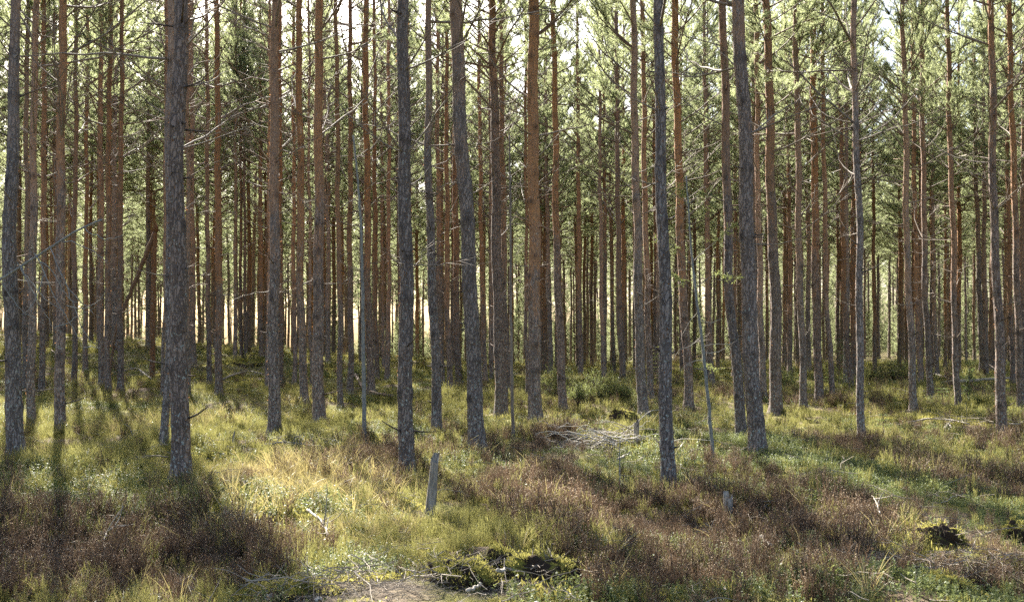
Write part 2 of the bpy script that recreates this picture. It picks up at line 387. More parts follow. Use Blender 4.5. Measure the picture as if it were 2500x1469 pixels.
def crown_mesh(seed, H=8.0, Lmax=2.1, dens=1.0, skip=.16):
    """live limbs, twigs and needle brushes spread through the crown; origin at its foot, axis = trunk"""
    r = np.random.default_rng(seed); b = Build()
    nb, nd, nw = [], [], []
    z = r.uniform(0, .3); lean = r.uniform(0, 2 * math.pi)
    while z < H - .15:
        t = z / H
        for a0 in np.arange(r.integers(4, 7)) * 2.2 + r.uniform(0, 6.28):
            if r.random() < skip + .16 * (1 - t): continue
            a = a0 + r.normal(0, .25)
            L = (Lmax * (1 - t) ** .75 * r.uniform(.55, 1.2) + .22) * (1 + .18 * math.cos(a - lean))
            el = np.interp(t, [0, .5, 1], [r.uniform(.05, .75), r.uniform(.4, .9), 1.1])
            sag = r.uniform(-.15, .38); s = np.linspace(0, 1, 7)[:, None]
            d = np.array([math.cos(a), math.sin(a), 0]); sd = np.array([-d[1], d[0], 0])
            P = d * L * s * math.cos(el) + np.array([0, 0, 1]) * L * (s * math.sin(el) + sag * s * s) + sd * L * r.normal(0, .12) * s * s + r.normal(0, .018, (7, 3)) * s
            P[:, 2] += z
            b.tube(P, np.linspace(.010 + .009 * L, .004, 7), 4, 1, cap=False)
            f0 = np.interp(t, [0, .35, 1], [.46, .32, .12])
            n = max(4, int((1 - f0) * L / .052))
            for q in np.append(np.sort(r.uniform(f0, 1, n)), 1.0):
                p = np.array([np.interp(q, s[:, 0], P[:, c]) for c in range(3)])
                td = unit(P[-1] - P[3]); sgn = r.choice([-1, 1])
                dirn = unit(td * r.uniform(.3, 1.0) + np.cross(td, [0, 0, 1]) * sgn * r.uniform(.3, 1.1) + np.array([0, 0, r.uniform(-.35, .85)]))
                if q == 1.0: dirn = td
                l2 = r.uniform(.16, .50) * (1.2 - .45 * q)
                e = p + dirn * l2 + [0, 0, .06 * l2]
                b.tube(np.array([p, e]), [.005, .003], 3, 1, cap=False)
                m = int(r.integers(52, 78) * dens * (.6 + l2 * 1.6))
                g = r.uniform(.25, 1.05, m)[:, None]
                nb.append(p + (e - p) * g)
                rad = unit(r.normal(size=(m, 3))); nd.append(unit(dirn * .75 + rad * .8 + [0, 0, .15]) * r.uniform(.055, .105, m)[:, None])
        z += r.uniform(.32, .5)
    nb = np.concatenate(nb); nd = np.concatenate(nd)
    b.slivers(nb, nd, r.uniform(.0032, .0056, len(nb)), 0)
    return b.mesh('crown', [M['needle'], M['limb']])

def dead_branch_mesh(seed, up):
    """bare branch of unit length along +X, side twigs included"""
    r = np.random.default_rng(seed); b = Build(); s = np.linspace(0, 1, 8)[:, None]
    cv = r.uniform(.05, .4) * up; wig = r.normal(0, .022, (8, 3)); wig[0] = 0
    P = np.hstack([s, r.normal(0, .10) * s * s, cv * s * s + .0 * s]) + np.cumsum(wig, 0) * s
    b.tube(P, np.linspace(.0105, .0026, 8), 5, 0, cap=False)
    for _ in range(r.integers(4, 11)):
        q = r.uniform(.25, .97); p = np.array([np.interp(q, s[:, 0], P[:, c]) for c in range(3)])
        d = unit([r.uniform(.4, 1), r.choice([-1, 1]) * r.uniform(.3, .9), r.uniform(-.3, .6)]); L = r.uniform(.12, .4) * (1.2 - q * .6)
        t = np.linspace(0, 1, 4)[:, None]
        b.tube(p + d * L * t + np.array([0, 0, r.uniform(-.1, .2)]) * t * t * L, np.linspace(.0055, .002, 4), 3, 0, cap=False)
    return b.mesh('dead_branch', [M['dead']], True)

CROWNS = [crown_mesh(100 + i, H=random.uniform(9.2, 11.2), Lmax=random.uniform(1.6, 2.2), dens=1.0) for i in range(7)] + [crown_mesh(140 + i, H=random.uniform(8.0, 10.0), Lmax=random.uniform(1.1, 1.6), dens=1.15, skip=.30) for i in range(6)]
print('crown faces', [len(m.polygons) for m in CROWNS])
CROWN_H = [max(v.co.z for v in m.vertices) for m in CROWNS]
DEADS = [dead_branch_mesh(200 + i, u) for i, u in enumerate((1, 1, 1, 1, .6, .3, -.3, -.6, 1.4, 1.2, .8, .1))]
LIVES = DEADS

# Each pine of the photograph: base x, base y, base width, [(x, y) up its middle], width at the frame's top or 0, bark line in m or 0, label
PINES = [
 (35, 1112, 43, [(28, 735), (33, 0)], 22, 4.5, 'thick grey pine at the left edge, crossed by the leaning fallen sapling'),
 (61, 952, 15, [(65, 700), (66, 100)], 0, 2.5, 'slim brown pine half hidden behind the second trunk from the left edge'),
 (77, 1028, 21, [(78, 735), (87, 50)], 0, 3.2, 'brown pine just right of the thick trunk at the left edge'),
 (102, 946, 15, [(106, 735), (107, 160)], 0, 2.6, 'slim pine standing in the gap between the two left trunks under the fallen sapling'),
 (150, 1042, 26, [(145, 735), (155, 0)], 17, 3.6, 'medium brown pine below the tip half of the leaning fallen sapling'),
 (181, 935, 14, [(181, 735), (185, 250)], 0, 2.0, 'slim orange pine first to the right of the medium pine under the fallen sapling'),
 (206, 900, 13, [(209, 735), (212, 310)], 0, 1.8, 'thin orange pine far up the left bank below the tip of the fallen sapling'),
 (248, 935, 16, [(245, 735), (246, 230)], 0, 2.5, 'slim pine touching the tip of the leaning fallen sapling'),
 (264, 945, 15, [(262, 735), (268, 150)], 0, 2.7, 'slim pine close to the right of the one touching the fallen sapling tip'),
 (296, 945, 16, [(292, 735), (298, 0)], 9, 2.8, 'straight dark pine that the leaning orange broken stem passes behind'),
 (398, 950, 10, [(402, 735), (407, 0)], 8, 1.8, 'thin orange pine peeping out left of the big grey pine pair'),
 (404, 1074, 20, [(411, 735), (417, 0)], 15, 4.2, 'grey pine tucked close behind the left side of the biggest left trunk'),
 (436, 1155, 48, [(434, 735), (440, 0)], 32, 5.6, 'biggest grey pine in the left foreground with cracked lichen-spotted bark'),
 (460, 962, 12, [(459, 735), (458, 0)], 9, 2.0, 'thin pine showing along the right edge of the biggest left trunk'),
 (472, 895, 17, [(470, 735), (468, 350)], 0, 2.0, 'brown pine on the bank first right of the biggest left trunk'),
 (513, 929, 13, [(507, 735), (506, 320)], 0, 2.2, 'slim pine between the biggest left trunk and the branchy orange pine'),
 (534, 957, 19, [(534, 735), (530, 90)], 0, 2.0, 'orange pine with bare spreading branches standing in moss left of centre'),
 (575, 872, 10, [(574, 700), (575, 480)], 0, 2.0, 'first of the three thin dark pines close together on the bank'),
 (588, 868, 9, [(588, 700), (588, 480)], 0, 2.4, 'middle one of the three thin dark pines close together on the bank'),
 (600, 870, 9, [(598, 700), (597, 480)], 0, 2.0, 'last of the three thin dark pines close together on the bank'),
 (638, 866, 14, [(637, 735), (636, 500)], 0, 2.0, 'dark pine on the bank left of the tall orange pine'),
 (652, 942, 10, [(656, 735), (658, 400)], 0, 2.0, 'thin pine at the left edge of the tall orange pine'),
 (671, 1042, 31, [(668, 735), (673, 0)], 19, 3.0, 'tall orange pine left of centre with a grey foot in green heath'),
 (689, 935, 11, [(686, 735), (684, 300)], 0, 1.8, 'thin pine close to the right of the tall orange pine'),
 (719, 935, 12, [(718, 735), (717, 400)], 0, 1.6, 'thin reddish pine midway between the two tall orange pines'),
 (741, 973, 21, [(735, 735), (731, 150)], 0, 2.6, 'pine with a dark foot close left of the second tall orange pine'),
 (761, 940, 9, [(757, 735), (755, 420)], 0, 2.0, 'very thin pine touching the left side of the second tall orange pine'),
 (779, 1018, 31, [(777, 735), (780, 0)], 18, 3.6, 'second tall orange pine left of centre with a cracked grey lower trunk'),
 (803, 877, 10, [(803, 735), (802, 520)], 0, 1.5, 'thin distant pine just right of the second tall orange pine'),
 (832, 986, 15, [(829, 735), (822, 180)], 0, 2.4, 'straight slim pine left of the grey dead pole near the centre'),
 (856, 953, 16, [(855, 735), (855, 120)], 0, 2.4, 'slim pine next left of the grey dead pole near the centre'),
 (905, 958, 20, [(899, 735), (893, 140)], 0, 2.8, 'pine next right of the grey dead pole near the centre'),
 (920, 923, 13, [(917, 735), (915, 420)], 0, 1.6, 'slim orange pine second to the right of the grey dead pole'),
 (937, 898, 10, [(934, 735), (932, 420)], 0, 1.5, 'thin orange pine third to the right of the grey dead pole'),
 (947, 921, 13, [(949, 735), (949, 400)], 0, 1.4, 'orange pine close left of the big straight grey pine at the centre'),
 (994, 1157, 41, [(989, 735), (986, 0)], 27, 5.8, 'big straight grey pine at the centre beside the leaning broken stump'),
 (1070, 1054, 27, [(1055, 735), (1048, 400), (1045, 200), (1045, 0)], 14, 4.2, 'pale lichen-specked grey pine curving slightly, right of the big centre pine'),
 (1078, 935, 14, [(1072, 735), (1069, 380)], 0, 3.6, 'dark slim pine just right of the pale lichen-specked pine'),
 (1099, 943, 15, [(1092, 735), (1090, 200)], 0, 2.0, 'orange slim pine left of the leafy sapling near the centre'),
 (1119, 935, 18, [(1114, 735), (1112, 430)], 0, 2.4, 'brown pine close behind the left side of the leaning big pine'),
 (1168, 1091, 43, [(1150, 735), (1135, 500), (1122, 250), (1115, 0)], 30, 5.2, 'big grey pine right of centre leaning to the left with orange upper bark'),
 (1185, 926, 13, [(1178, 735), (1172, 380)], 0, 1.8, 'slim orange pine right behind the leaning big pine'),
 (1201, 920, 9, [(1199, 735), (1197, 420)], 0, 1.6, 'very thin orange pine left of the dark rough pine'),
 (1223, 1008, 33, [(1217, 735), (1207, 300), (1202, 0)], 16, 7.5, 'dark rough grey pine between the leaning big pine and the straight orange one'),
 (1240, 955, 17, [(1232, 735), (1223, 120)], 0, 3.0, 'pine half hidden behind the right side of the dark rough grey pine'),
 (1287, 960, 10, [(1285, 735), (1283, 220)], 0, 2.4, 'thin pine along the left edge of the straight big orange pine'),
 (1308, 1023, 35, [(1304, 735), (1301, 0)], 24, 2.6, 'straight big orange pine right of centre, orange nearly down to the heath'),
 (1330, 905, 12, [(1330, 735), (1330, 450)], 0, 1.6, 'thin orange pine in the gap right of the straight big orange pine'),
 (1376, 996, 22, [(1362, 735), (1354, 250), (1352, 0)], 11, 3.8, 'dark brown pine standing in front of the juniper thicket'),
 (1418, 916, 14, [(1414, 735), (1410, 100)], 0, 3.0, 'dark slim pine rising behind the juniper thicket'),
 (1473, 922, 12, [(1469, 735), (1465, 400)], 0, 1.4, 'thin orange pine behind the right half of the juniper thicket'),
 (1520, 926, 16, [(1511, 735), (1507, 330)], 0, 1.5, 'light orange pine behind the right end of the juniper thicket'),
 (1570, 1006, 27, [(1559, 735), (1552, 400), (1545, 0)], 14, 4.0, 'brown pine behind the small broken stump and the twig heap'),
 (1590, 963, 17, [(1580, 735), (1572, 300)], 0, 2.5, 'pine standing close behind the brown pine by the small broken stump'),
 (1634, 1183, 37, [(1619, 735), (1613, 300), (1612, 0)], 23, 5.6, 'nearest grey pine right of centre, flaky orange patches high on its trunk'),
 (1684, 987, 24, [(1668, 735), (1656, 400), (1647, 0)], 16, 3.4, 'pine behind the slim leaning grey pole, orange in its upper part'),
 (1737, 935, 15, [(1729, 735), (1722, 350)], 0, 2.0, 'orange pine right behind the slim leaning grey pole'),
 (1810, 1055, 27, [(1783, 735), (1770, 300), (1766, 0)], 17, 3.4, 'leaning orange-topped pine close left of the big grey pine on the right'),
 (1846, 1097, 44, [(1830, 735), (1815, 300), (1802, 0)], 29, 5.6, 'biggest grey pine of the right side, leaning left with knots in rows'),
 (1867, 969, 17, [(1855, 735), (1847, 180)], 0, 2.6, 'pine just right of the biggest grey pine of the right side'),
 (1895, 1000, 32, [(1892, 735), (1880, 350), (1872, 0)], 17, 4.4, 'dark rough pine with long ascending limbs, second right of the biggest right pine'),
 (1963, 991, 19, [(1954, 735), (1948, 400), (1943, 0)], 12, 2.6, 'light-edged pine with a pinkish foot left of the dark thin-barked pair'),
 (1999, 977, 22, [(1992, 735), (1985, 80)], 0, 3.6, 'dark straight pine left of the young spruce on the right'),
 (2033, 972, 14, [(2018, 735), (2010, 300)], 0, 2.2, 'slim pine immediately left of the dark young spruce'),
 (2077, 945, 14, [(2061, 735), (2053, 300)], 0, 2.2, 'slim pine immediately right of the dark young spruce'),
 (2105, 1070, 20, [(2099, 735), (2090, 300), (2085, 0)], 13, 5.0, 'slender pinkish-grey pine alone in front on the right'),
 (2136, 905, 11, [(2134, 735), (2132, 420)], 0, 1.4, 'thin distant pine behind the pale juniper on the right'),
 (2231, 995, 19, [(2219, 735), (2211, 400), (2205, 0)], 10, 2.8, 'orange pine with grey foot right of the mossy log on the right'),
 (2247, 931, 14, [(2238, 735), (2232, 400)], 0, 1.8, 'slim pine behind the orange pine right of the mossy log'),
 (2272, 965, 16, [(2259, 735), (2252, 250)], 0, 3.4, 'dark slim pine second right of the mossy log'),
 (2287, 914, 11, [(2281, 735), (2277, 420)], 0, 2.0, 'thin dark pine at the left end of the long fallen trunk'),
 (2339, 981, 16, [(2330, 735), (2318, 250), (2312, 30)], 0, 2.4, 'light-edged slim pine beside the green rowan sapling on the right'),
 (2408, 912, 14, [(2404, 735), (2402, 450)], 0, 2.0, 'dark distant pine behind the middle of the long fallen trunk'),
 (2447, 1056, 26, [(2434, 735), (2423, 300), (2417, 0)], 13, 5.4, 'dark grey pine near the right edge beside the sunny moss patch'),
 (2473, 930, 13, [(2466, 735), (2460, 400)], 0, 2.2, 'slim pine between the last two trunks at the right edge'),
 (2492, 987, 18, [(2484, 735), (2472, 300), (2465, 100)], 0, 4.0, 'grey-brown pine at the extreme right edge'),
]
taken = []
def crown_on(root, ax, zc, H, seed, thin=0.0, tilt=0.0, wide=1.0):
    k = 7 + seed % 6 if random.random() < thin else seed % 7; s = (H - zc) / CROWN_H[k]
    return link('crown', CROWNS[k], root, (ax, 0, zc), (0, tilt, random.uniform(0, 6.28)), (wide * s ** .4, wide * s ** .4, s))

SMALL_CROWN = {671, 534, 513, 404, 398, 460, 296, 472, 689, 652, 741, 832, 856, 905, 920, 947, 1119, 1078, 1201, 1185, 1240}      # by base x: crowns shaped high and narrow to let sun reach the floor
BIG_CROWN = {35, 150, 77, 779, 1070, 1223, 1168, 994}  # full crowns, shaped to throw shade on the foreground
for i, (bx, by, bw, path, wt, bl, label) in enumerate(PINES):
    d = ground_at(bx, by, .10); X = (bx - 1250) / F * d; Z = float(terrain(X, d))
    H = random.uniform(17.0, 20.0) if d > 20 else random.uniform(16, 18.5)
    pz = [-.3, CAMZ + (HY - by) / F * d - Z]; pxx = [0, 0]
    for (x, y) in path:
        pz.append(CAMZ + (HY - y) / F * d - Z); pxx.append((x - 1250) / F * d - X)
    slope = (pxx[-1] - pxx[-2]) / max(pz[-1] - pz[-2], .1)
    pz.append(max(H, pz[-1] + 1)); pxx.append(pxx[-1] + slope * .5 * (pz[-1] - pz[-2]))
    rb = bw / 2 / F * d * .93
    if wt:
        zt = CAMZ + HY / F * d - Z; rt = wt / 2 / F * d
        if zt > H - 2: rz, rr = [0, H], [rb, .03]
        else: rz, rr = [0, .6, zt, H], [rb, rb * .96, rt, .03]
    else:
        rz, rr = [0, .6, H * .62, H], [rb, rb * .97, rb * .62, .025]
    tr_near = d < 22
    root = thing('pine_tree', label, 'tree', (X, d, Z), 0, 'pines one can tell apart in the stand')
    tm = trunk_mesh(pz, pxx, rz, rr, H, 26 if tr_near else 14, .04 if tr_near else .08, 1.3, 1000 + i, limbs=0 if d < 36 else 12)
    t = link('trunk', tm, root); t.color = (bl / 10, 0, 0, 1)
    zc = random.uniform(.42, .52) * H
    if 20 < d < 40: zc = random.uniform(.38, .48) * H
    if bx in SMALL_CROWN: zc = .70 * H
    axx = float(np.interp(zc, pz, pxx)); axt = float(np.interp(H, pz, pxx))
    c = crown_on(root, axx, zc, H, i * 5 + 3, 0.0 if bx in BIG_CROWN else 1.0 if d < 40 else .4, tilt=math.atan2(axt - axx, H - zc), wide=(.62 if bx in SMALL_CROWN else random.uniform(.95, 1.15)) * float(np.clip(rb / .115, .55, 1.15)))
    taken.append((X, d))
    if d < 36:
        zmax = min(zc, CAMZ + (HY + 60) / F * d - Z); zz = random.uniform(1.6, 2.6)
        while zz < zmax:
            if random.random() < np.interp(zz, [1.5, 4, 7], [.35, .7, 1.0]) * (.55 if d < 17 else 1):
                for _ in range(random.choice((1, 1, 2, 2, 3)) if zz < 4.5 else random.choice((1, 2, 2, 3))):
                    L = random.uniform(.35, .9) if zz < 4 else random.uniform(.6, 2.3) * np.interp(zz, [4, 7], [.7, 1.2])
                    a = random.uniform(0, 6.28); e = -random.uniform(-.15, .35) if zz < 4 else -random.uniform(.1, .75)
                    R0 = float(np.interp(zz, rz, rr)); ax = float(np.interp(zz, pz, pxx))
                    th = 1.0 / L * random.uniform(.8, 1.25) if L < 1 else random.uniform(.75, 1.1)
                    o = link('dead_branch', random.choice(DEADS), root, (ax + math.cos(a) * R0 * .8, math.sin(a) * R0 * .8, zz), (random.uniform(-.6, .6), e, a), (L, L * min(th, 1.8), L * min(th, 1.8)))
            zz += random.uniform(.32, .6)

# pines of the crowded stand behind: trunks and crowns shared by many
VARIANTS = []
for s in range(8):
    lean = random.uniform(-.35, .35); bow = random.uniform(-.12, .12); H0 = 18.5
    tm = trunk_mesh([-.3, 0, 5, 10, 18.5], [0, 0, lean * .3 + bow, lean * .65 + bow, lean], [0, .6, 11, H0], [.112, .108, .072, .022], H0, 10, .15, 1.0, 3000 + s, limbs=random.randint(12, 20))
    VARIANTS.append((tm, lean, bow))
def pine_parts(root, s, thin=0.0, low=0.0, broad=1.0):
    k = random.randrange(len(VARIANTS)); tm, lean, bow = VARIANTS[k]
    t = link('trunk', tm, root); t.color = (random.choice((random.uniform(.05, .3), random.uniform(.2, .6))), 0, 0, 1)
    zc = (random.uniform(.37, .47) - low) * 18.5
    crown_on(root, np.interp(zc, [0, 5, 10, 18.5], [0, lean * .3 + bow, lean * .65 + bow, lean]), zc, 18.6, random.randrange(99), thin, tilt=math.atan2(lean * .45, 7.5), wide=random.uniform(.85, 1.1) * broad)
cand = []
GAPS = [(330, 30, 34, 75), (1030, 25, 30, 60), (2150, 45, 38, 75), (410, 18, 30, 60)]
def free(x, y, dmin): return all((x - a) ** 2 + (y - b) ** 2 > dmin * dmin for a, b in taken)
tries = 0
while tries < 26000:
    tries += 1
    d = 33 + 72 * random.random() ** .75; u = random.uniform(-.56, .56)
    if d < 40 and abs(u) < .51: continue
    if u < -.12 and d > 74 and random.random() < .35: continue
    px = 1250 + u * F
    if any(abs(px - g[0]) < g[1] and g[2] < d < g[3] for g in GAPS): continue
    x = u * d
    if free(x, d, 2.2 if d < 52 else 2.75): taken.append((x, d)); cand.append((x, d))
cand.sort(key=lambda p: p[1])
ZONES = [(0, 370, 'on the left bank behind the fallen sapling'), (370, 660, 'on the bank behind the biggest left trunk'),
         (660, 990, 'behind the two tall orange pines left of centre'), (990, 1310, 'between the centre pine and the straight big orange pine'),
         (1310, 1640, 'behind the juniper thicket'), (1640, 1900, 'behind the slim leaning grey pole'),
         (1900, 2200, 'behind the young spruce on the right'), (2200, 2501, 'beyond the long fallen trunk on the right')]
NIND = 300 - len(PINES)
far_pts = []
for n, (x, d) in enumerate(cand):
    z = float(terrain(x, d)); px = 1250 + x / d * F; s = random.uniform(.86, 1.08)
    zone = next((t for a, b, t in ZONES if a <= px < b), None)
    if n < NIND and zone:
        root = thing('pine_tree', 'thin distant pine in the stand ' + zone, 'tree', (x, d, z), random.uniform(0, 6.28), 'distant pines ' + zone)
        root.scale = (s * random.uniform(.85, 1.15),) * 2 + (s,)
        pine_parts(root, s, .25 if d < 48 else .05, 0.0, float(np.interp(d, [38, 52], [1.08, 1.34])))
    else: far_pts.append((x, d, z))
# trees outside the frame to both sides, and the wood beyond
for _ in range(9000):
    d = random.uniform(10, 60); sgn = random.choice((-1, 1)); u = sgn * random.uniform(.60, .95); x = u * d + sgn * 1.5
    if free(x, d, 2.3): taken.append((x, d)); far_pts.append((x, d, float(terrain(x, d))))
for _ in range(16000):
    d = random.uniform(88, 170); u = random.uniform(-.62, .62)
    if u < -.05 and d > 128: continue
    x = u * d
    if free(x, d, 4.4 if u > -.05 else 2.9): taken.append((x, d)); far_pts.append((x, d, float(terrain(x, d))))

def scatter(name, label, cat, protos, pts, rots, scales, idx, mats_color=None):
    """uncountable growth: points that carry copies of a few modelled plants"""
    col = bpy.data.collections.new(name + '_kinds')
    for i, me in enumerate(protos):
        if isinstance(me, tuple):
            sub = bpy.data.collections.new('%s_kind_%02d' % (name, i)); col.children.link(sub)
            for m2, loc in me:
                o = bpy.data.objects.new(name, m2); o.location = loc; o.color = (.2, 0, 0, 1); sub.objects.link(o)
        else:
            o = bpy.data.objects.new('%s_kind_%02d' % (name, i), me); col.objects.link(o)
    me = bpy.data.meshes.new(name); pts = np.asarray(pts, np.float32); me.vertices.add(len(pts)); me.vertices.foreach_set('co', pts.ravel())
    a = me.attributes.new('rot', 'FLOAT_VECTOR', 'POINT'); a.data.foreach_set('vector', np.asarray(rots, np.float32).ravel())
    a = me.attributes.new('size', 'FLOAT_VECTOR', 'POINT'); a.data.foreach_set('vector', np.asarray(scales, np.float32).ravel())
    a = me.attributes.new('pick', 'INT', 'POINT'); a.data.foreach_set('value', np.asarray(idx, np.int32))
    o = tag(link(name, me), label, cat, None, 'stuff')
    g = bpy.data.node_groups.new(name, 'GeometryNodeTree')
    g.interface.new_socket('Geometry', in_out='INPUT', socket_type='NodeSocketGeometry'); g.interface.new_socket('Geometry', in_out='OUTPUT', socket_type='NodeSocketGeometry')
    gi, go = g.nodes.new('NodeGroupInput'), g.nodes.new('NodeGroupOutput')
    ip = g.nodes.new('GeometryNodeInstanceOnPoints'); ci = g.nodes.new('GeometryNodeCollectionInfo')
    ci.inputs[0].default_value = col; ci.inputs['Separate Children'].default_value = True; ci.inputs['Reset Children'].default_value = True
    def attr(nm, ty):
        x = g.nodes.new('GeometryNodeInputNamedAttribute'); x.data_type = ty; x.inputs[0].default_value = nm; return x.outputs[0]
    e = g.nodes.new('FunctionNodeEulerToRotation'); L = g.links.new
    L(attr('rot', 'FLOAT_VECTOR'), e.inputs[0]); L(gi.outputs[0], ip.inputs['Points']); L(ci.outputs[0], ip.inputs['Instance'])
    ip.inputs['Pick Instance'].default_value = True; L(attr('pick', 'INT'), ip.inputs['Instance Index'])
    L(e.outputs[0], ip.inputs['Rotation']); L(attr('size', 'FLOAT_VECTOR'), ip.inputs['Scale']); L(ip.outputs[0], go.inputs[0])
    mod = o.modifiers.new('growth', 'NODES'); mod.node_group = g
    return o

n = len(far_pts)
if n:
    sc = rng.uniform(.9, 1.15, n)
    # a far pine = shared trunk + shared crown joined through two point layers of the same object
    pk = rng.integers(0, 6, n)
    scatter('distant_wood', 'far-off pine wood closing the view behind the stand', 'wood',
            [((VARIANTS[i][0], (0, 0, 0)), (CROWNS[i], (VARIANTS[i][1] * .5, 0, 8.2))) for i in range(6)],
            far_pts, np.stack([np.zeros(n), np.zeros(n), rng.uniform(0, 6.28, n)], -1), np.repeat(sc[:, None], 3, 1), pk)

# young trees closing the view beyond the stand
q_ = [(u * d, d) for u, d in zip(rng.uniform(-.62, .62, 900), rng.uniform(90, 170, 900)) if u > -.20 or (d < 105 and rng.random() < .35)]
n = len(q_); qx, qy = np.array([p[0] for p in q_]), np.array([p[1] for p in q_]); sc = rng.uniform(.35, .95, n)
scatter('distant_thicket', 'hazy green thicket of young trees far behind the stand', 'thicket', CROWNS[:6], np.stack([qx, qy, terrain(qx, qy) - .3], -1), np.stack([np.zeros(n), np.zeros(n), rng.uniform(0, 6.28, n)], -1), np.stack([sc * 1.1, sc * 1.1, sc], -1), rng.integers(0, 6, n))

# ------------------------------------------------------------------ ground cover: what nobody could count
def heather_clump(seed, pale=.5):
    r = np.random.default_rng(seed); b = Build()
    for _ in range(24):
        a = r.uniform(0, 6.283); q = r.uniform(0, .06); h = r.uniform(.13, .27); o = r.uniform(.02, .5)
        d = np.array([math.cos(a), math.sin(a), 0]); t = np.linspace(0, 1, 4)[:, None]
        P = d * q + d * o * h * t ** 1.4 * .7 + np.array([0, 0, h]) * t + r.normal(0, .006, (4, 3)) * t
        b.ribbon(P, [.0019, .0016, .0013, .0008], 0)
        m = r.integers(5, 9); g = r.uniform(.3, .95, m); p = np.stack([np.interp(g, t[:, 0], P[:, c]) for c in range(3)], -1)
        dd = unit(np.array([0, 0, 1.]) + d * o * .5 + r.normal(0, .38, (m, 3))); L = r.uniform(.025, .065, m)[:, None]
        b.slivers(p, dd * L, .0022, 0)
        k = r.integers(7, 13); j = r.integers(0, m, k); pp = p[j] + dd[j] * L[j] * r.uniform(.3, 1, (k, 1))
        b.leaves(pp, unit(r.normal(0, .6, (k, 3)) + [0, 0, .8]) * r.uniform(.005, .010, (k, 1)), .0028, 1 if r.random() < pale else 0)
    return b.mesh('heather', [M['heather'], M['seed']])
def bilberry_clump(seed):
    r = np.random.default_rng(seed); b = Build()
    for _ in range(15):
        a = r.uniform(0, 6.283); q = r.uniform(0, .08); h = r.uniform(.14, .30); d = np.array([math.cos(a), math.sin(a), 0]); t = np.linspace(0, 1, 4)[:, None]
        P = d * q + d * h * r.uniform(0, .35) * t + np.array([0, 0, h]) * t + r.normal(0, .008, (4, 3)) * t
        b.ribbon(P, [.0022, .002, .0016, .001], 0)
        m = r.integers(5, 10); g = r.uniform(.2, .9, m); p = np.stack([np.interp(g, t[:, 0], P[:, c]) for c in range(3)], -1)
        dd = unit(np.array([0, 0, 1.]) + r.normal(0, .33, (m, 3))) * r.uniform(.04, .10, (m, 1)); b.slivers(p, dd, .0021, 0)
        k = 5; j = r.integers(0, m, k); b.leaves(p[j] + dd[j] * r.uniform(.4, 1, (k, 1)), unit(r.normal(size=(k, 3)) + [0, 0, .6]) * .010, .003, 0)
    return b.mesh('bilberry', [M['bilberry']])
def lingon_clump(seed):
    r = np.random.default_rng(seed); b = Build()
    for _ in range(13):
        p0 = np.array([*r.normal(0, .055, 2), 0]); h = r.uniform(.05, .13); top = p0 + [r.normal(0, .02), r.normal(0, .02), h]
        b.ribbon([p0, (p0 + top) / 2 + r.normal(0, .004, 3), top], .0011, 0)
        m = r.integers(9, 15); g = r.uniform(.35, 1.0, (m, 1)); a = r.uniform(0, 6.283, m)
        dd = np.stack([np.cos(a), np.sin(a), r.uniform(-.1, .9, m)], -1)
        b.leaves(p0 + (top - p0) * g, unit(dd) * r.uniform(.012, .022, (m, 1)), r.uniform(.0042, .0062, m), 0, np.array([0, 0, 1.]) + r.normal(0, .35, (m, 3)))
    return b.mesh('lingonberry', [M['lingon']])
def moss_tuft(seed):
    r = np.random.default_rng(seed); b = Build(); m = 110
    p = np.stack([r.normal(0, .055, m), r.normal(0, .055, m), np.zeros(m)], -1); p[:, 2] = .012 * np.exp(-(p[:, 0] ** 2 + p[:, 1] ** 2) / .004)
    b.leaves(p, unit(np.array([0, 0, .9]) + r.normal(0, .6, (m, 3))) * r.uniform(.018, .045, (m, 1)), .0042, 0)
    return b.mesh('moss', [M['moss']])
def straw_tuft(seed):
    r = np.random.default_rng(seed); b = Build()
    for _ in range(16):
        a = r.uniform(0, 6.283); d = np.array([math.cos(a), math.sin(a), 0]); L = r.uniform(.10, .30); o = r.uniform(.2, .9); t = np.linspace(0, 1, 5)[:, None]
        b.ribbon(d * r.uniform(0, .03) + d * L * o * t ** 1.5 + np.array([0, 0, L]) * (t - .42 * o * t * t), [.0020, .0019, .0017, .0013, .0004], 0)
    return b.mesh('dry_grass', [M['straw']])
def twig_piece(seed):
    r = np.random.default_rng(seed); b = Build(); t = np.linspace(-.5, .5, 6)[:, None]; L = r.uniform(.10, .42)
    P = np.hstack([t * L, .10 * L * np.sin(t * 3 + r.uniform(0, 3)), .01 + .04 * L * (1 - 4 * t * t)]) + r.normal(0, .006, (6, 3))
    b.tube(P, np.linspace(.0030, .0013, 6), 4, 0)
    for _ in range(r.integers(0, 3)):
        i = r.integers(1, 5); b.tube(np.array([P[i], P[i] + r.normal(0, .3, 3) * L * np.array([1, 1, .3])]), [.0025, .001], 3, 0)
    return b.mesh('fallen_twigs', [M['litter']])

KINDS = ['heather', 'bilberry', 'lingonberry', 'moss', 'dry_grass', 'bare']
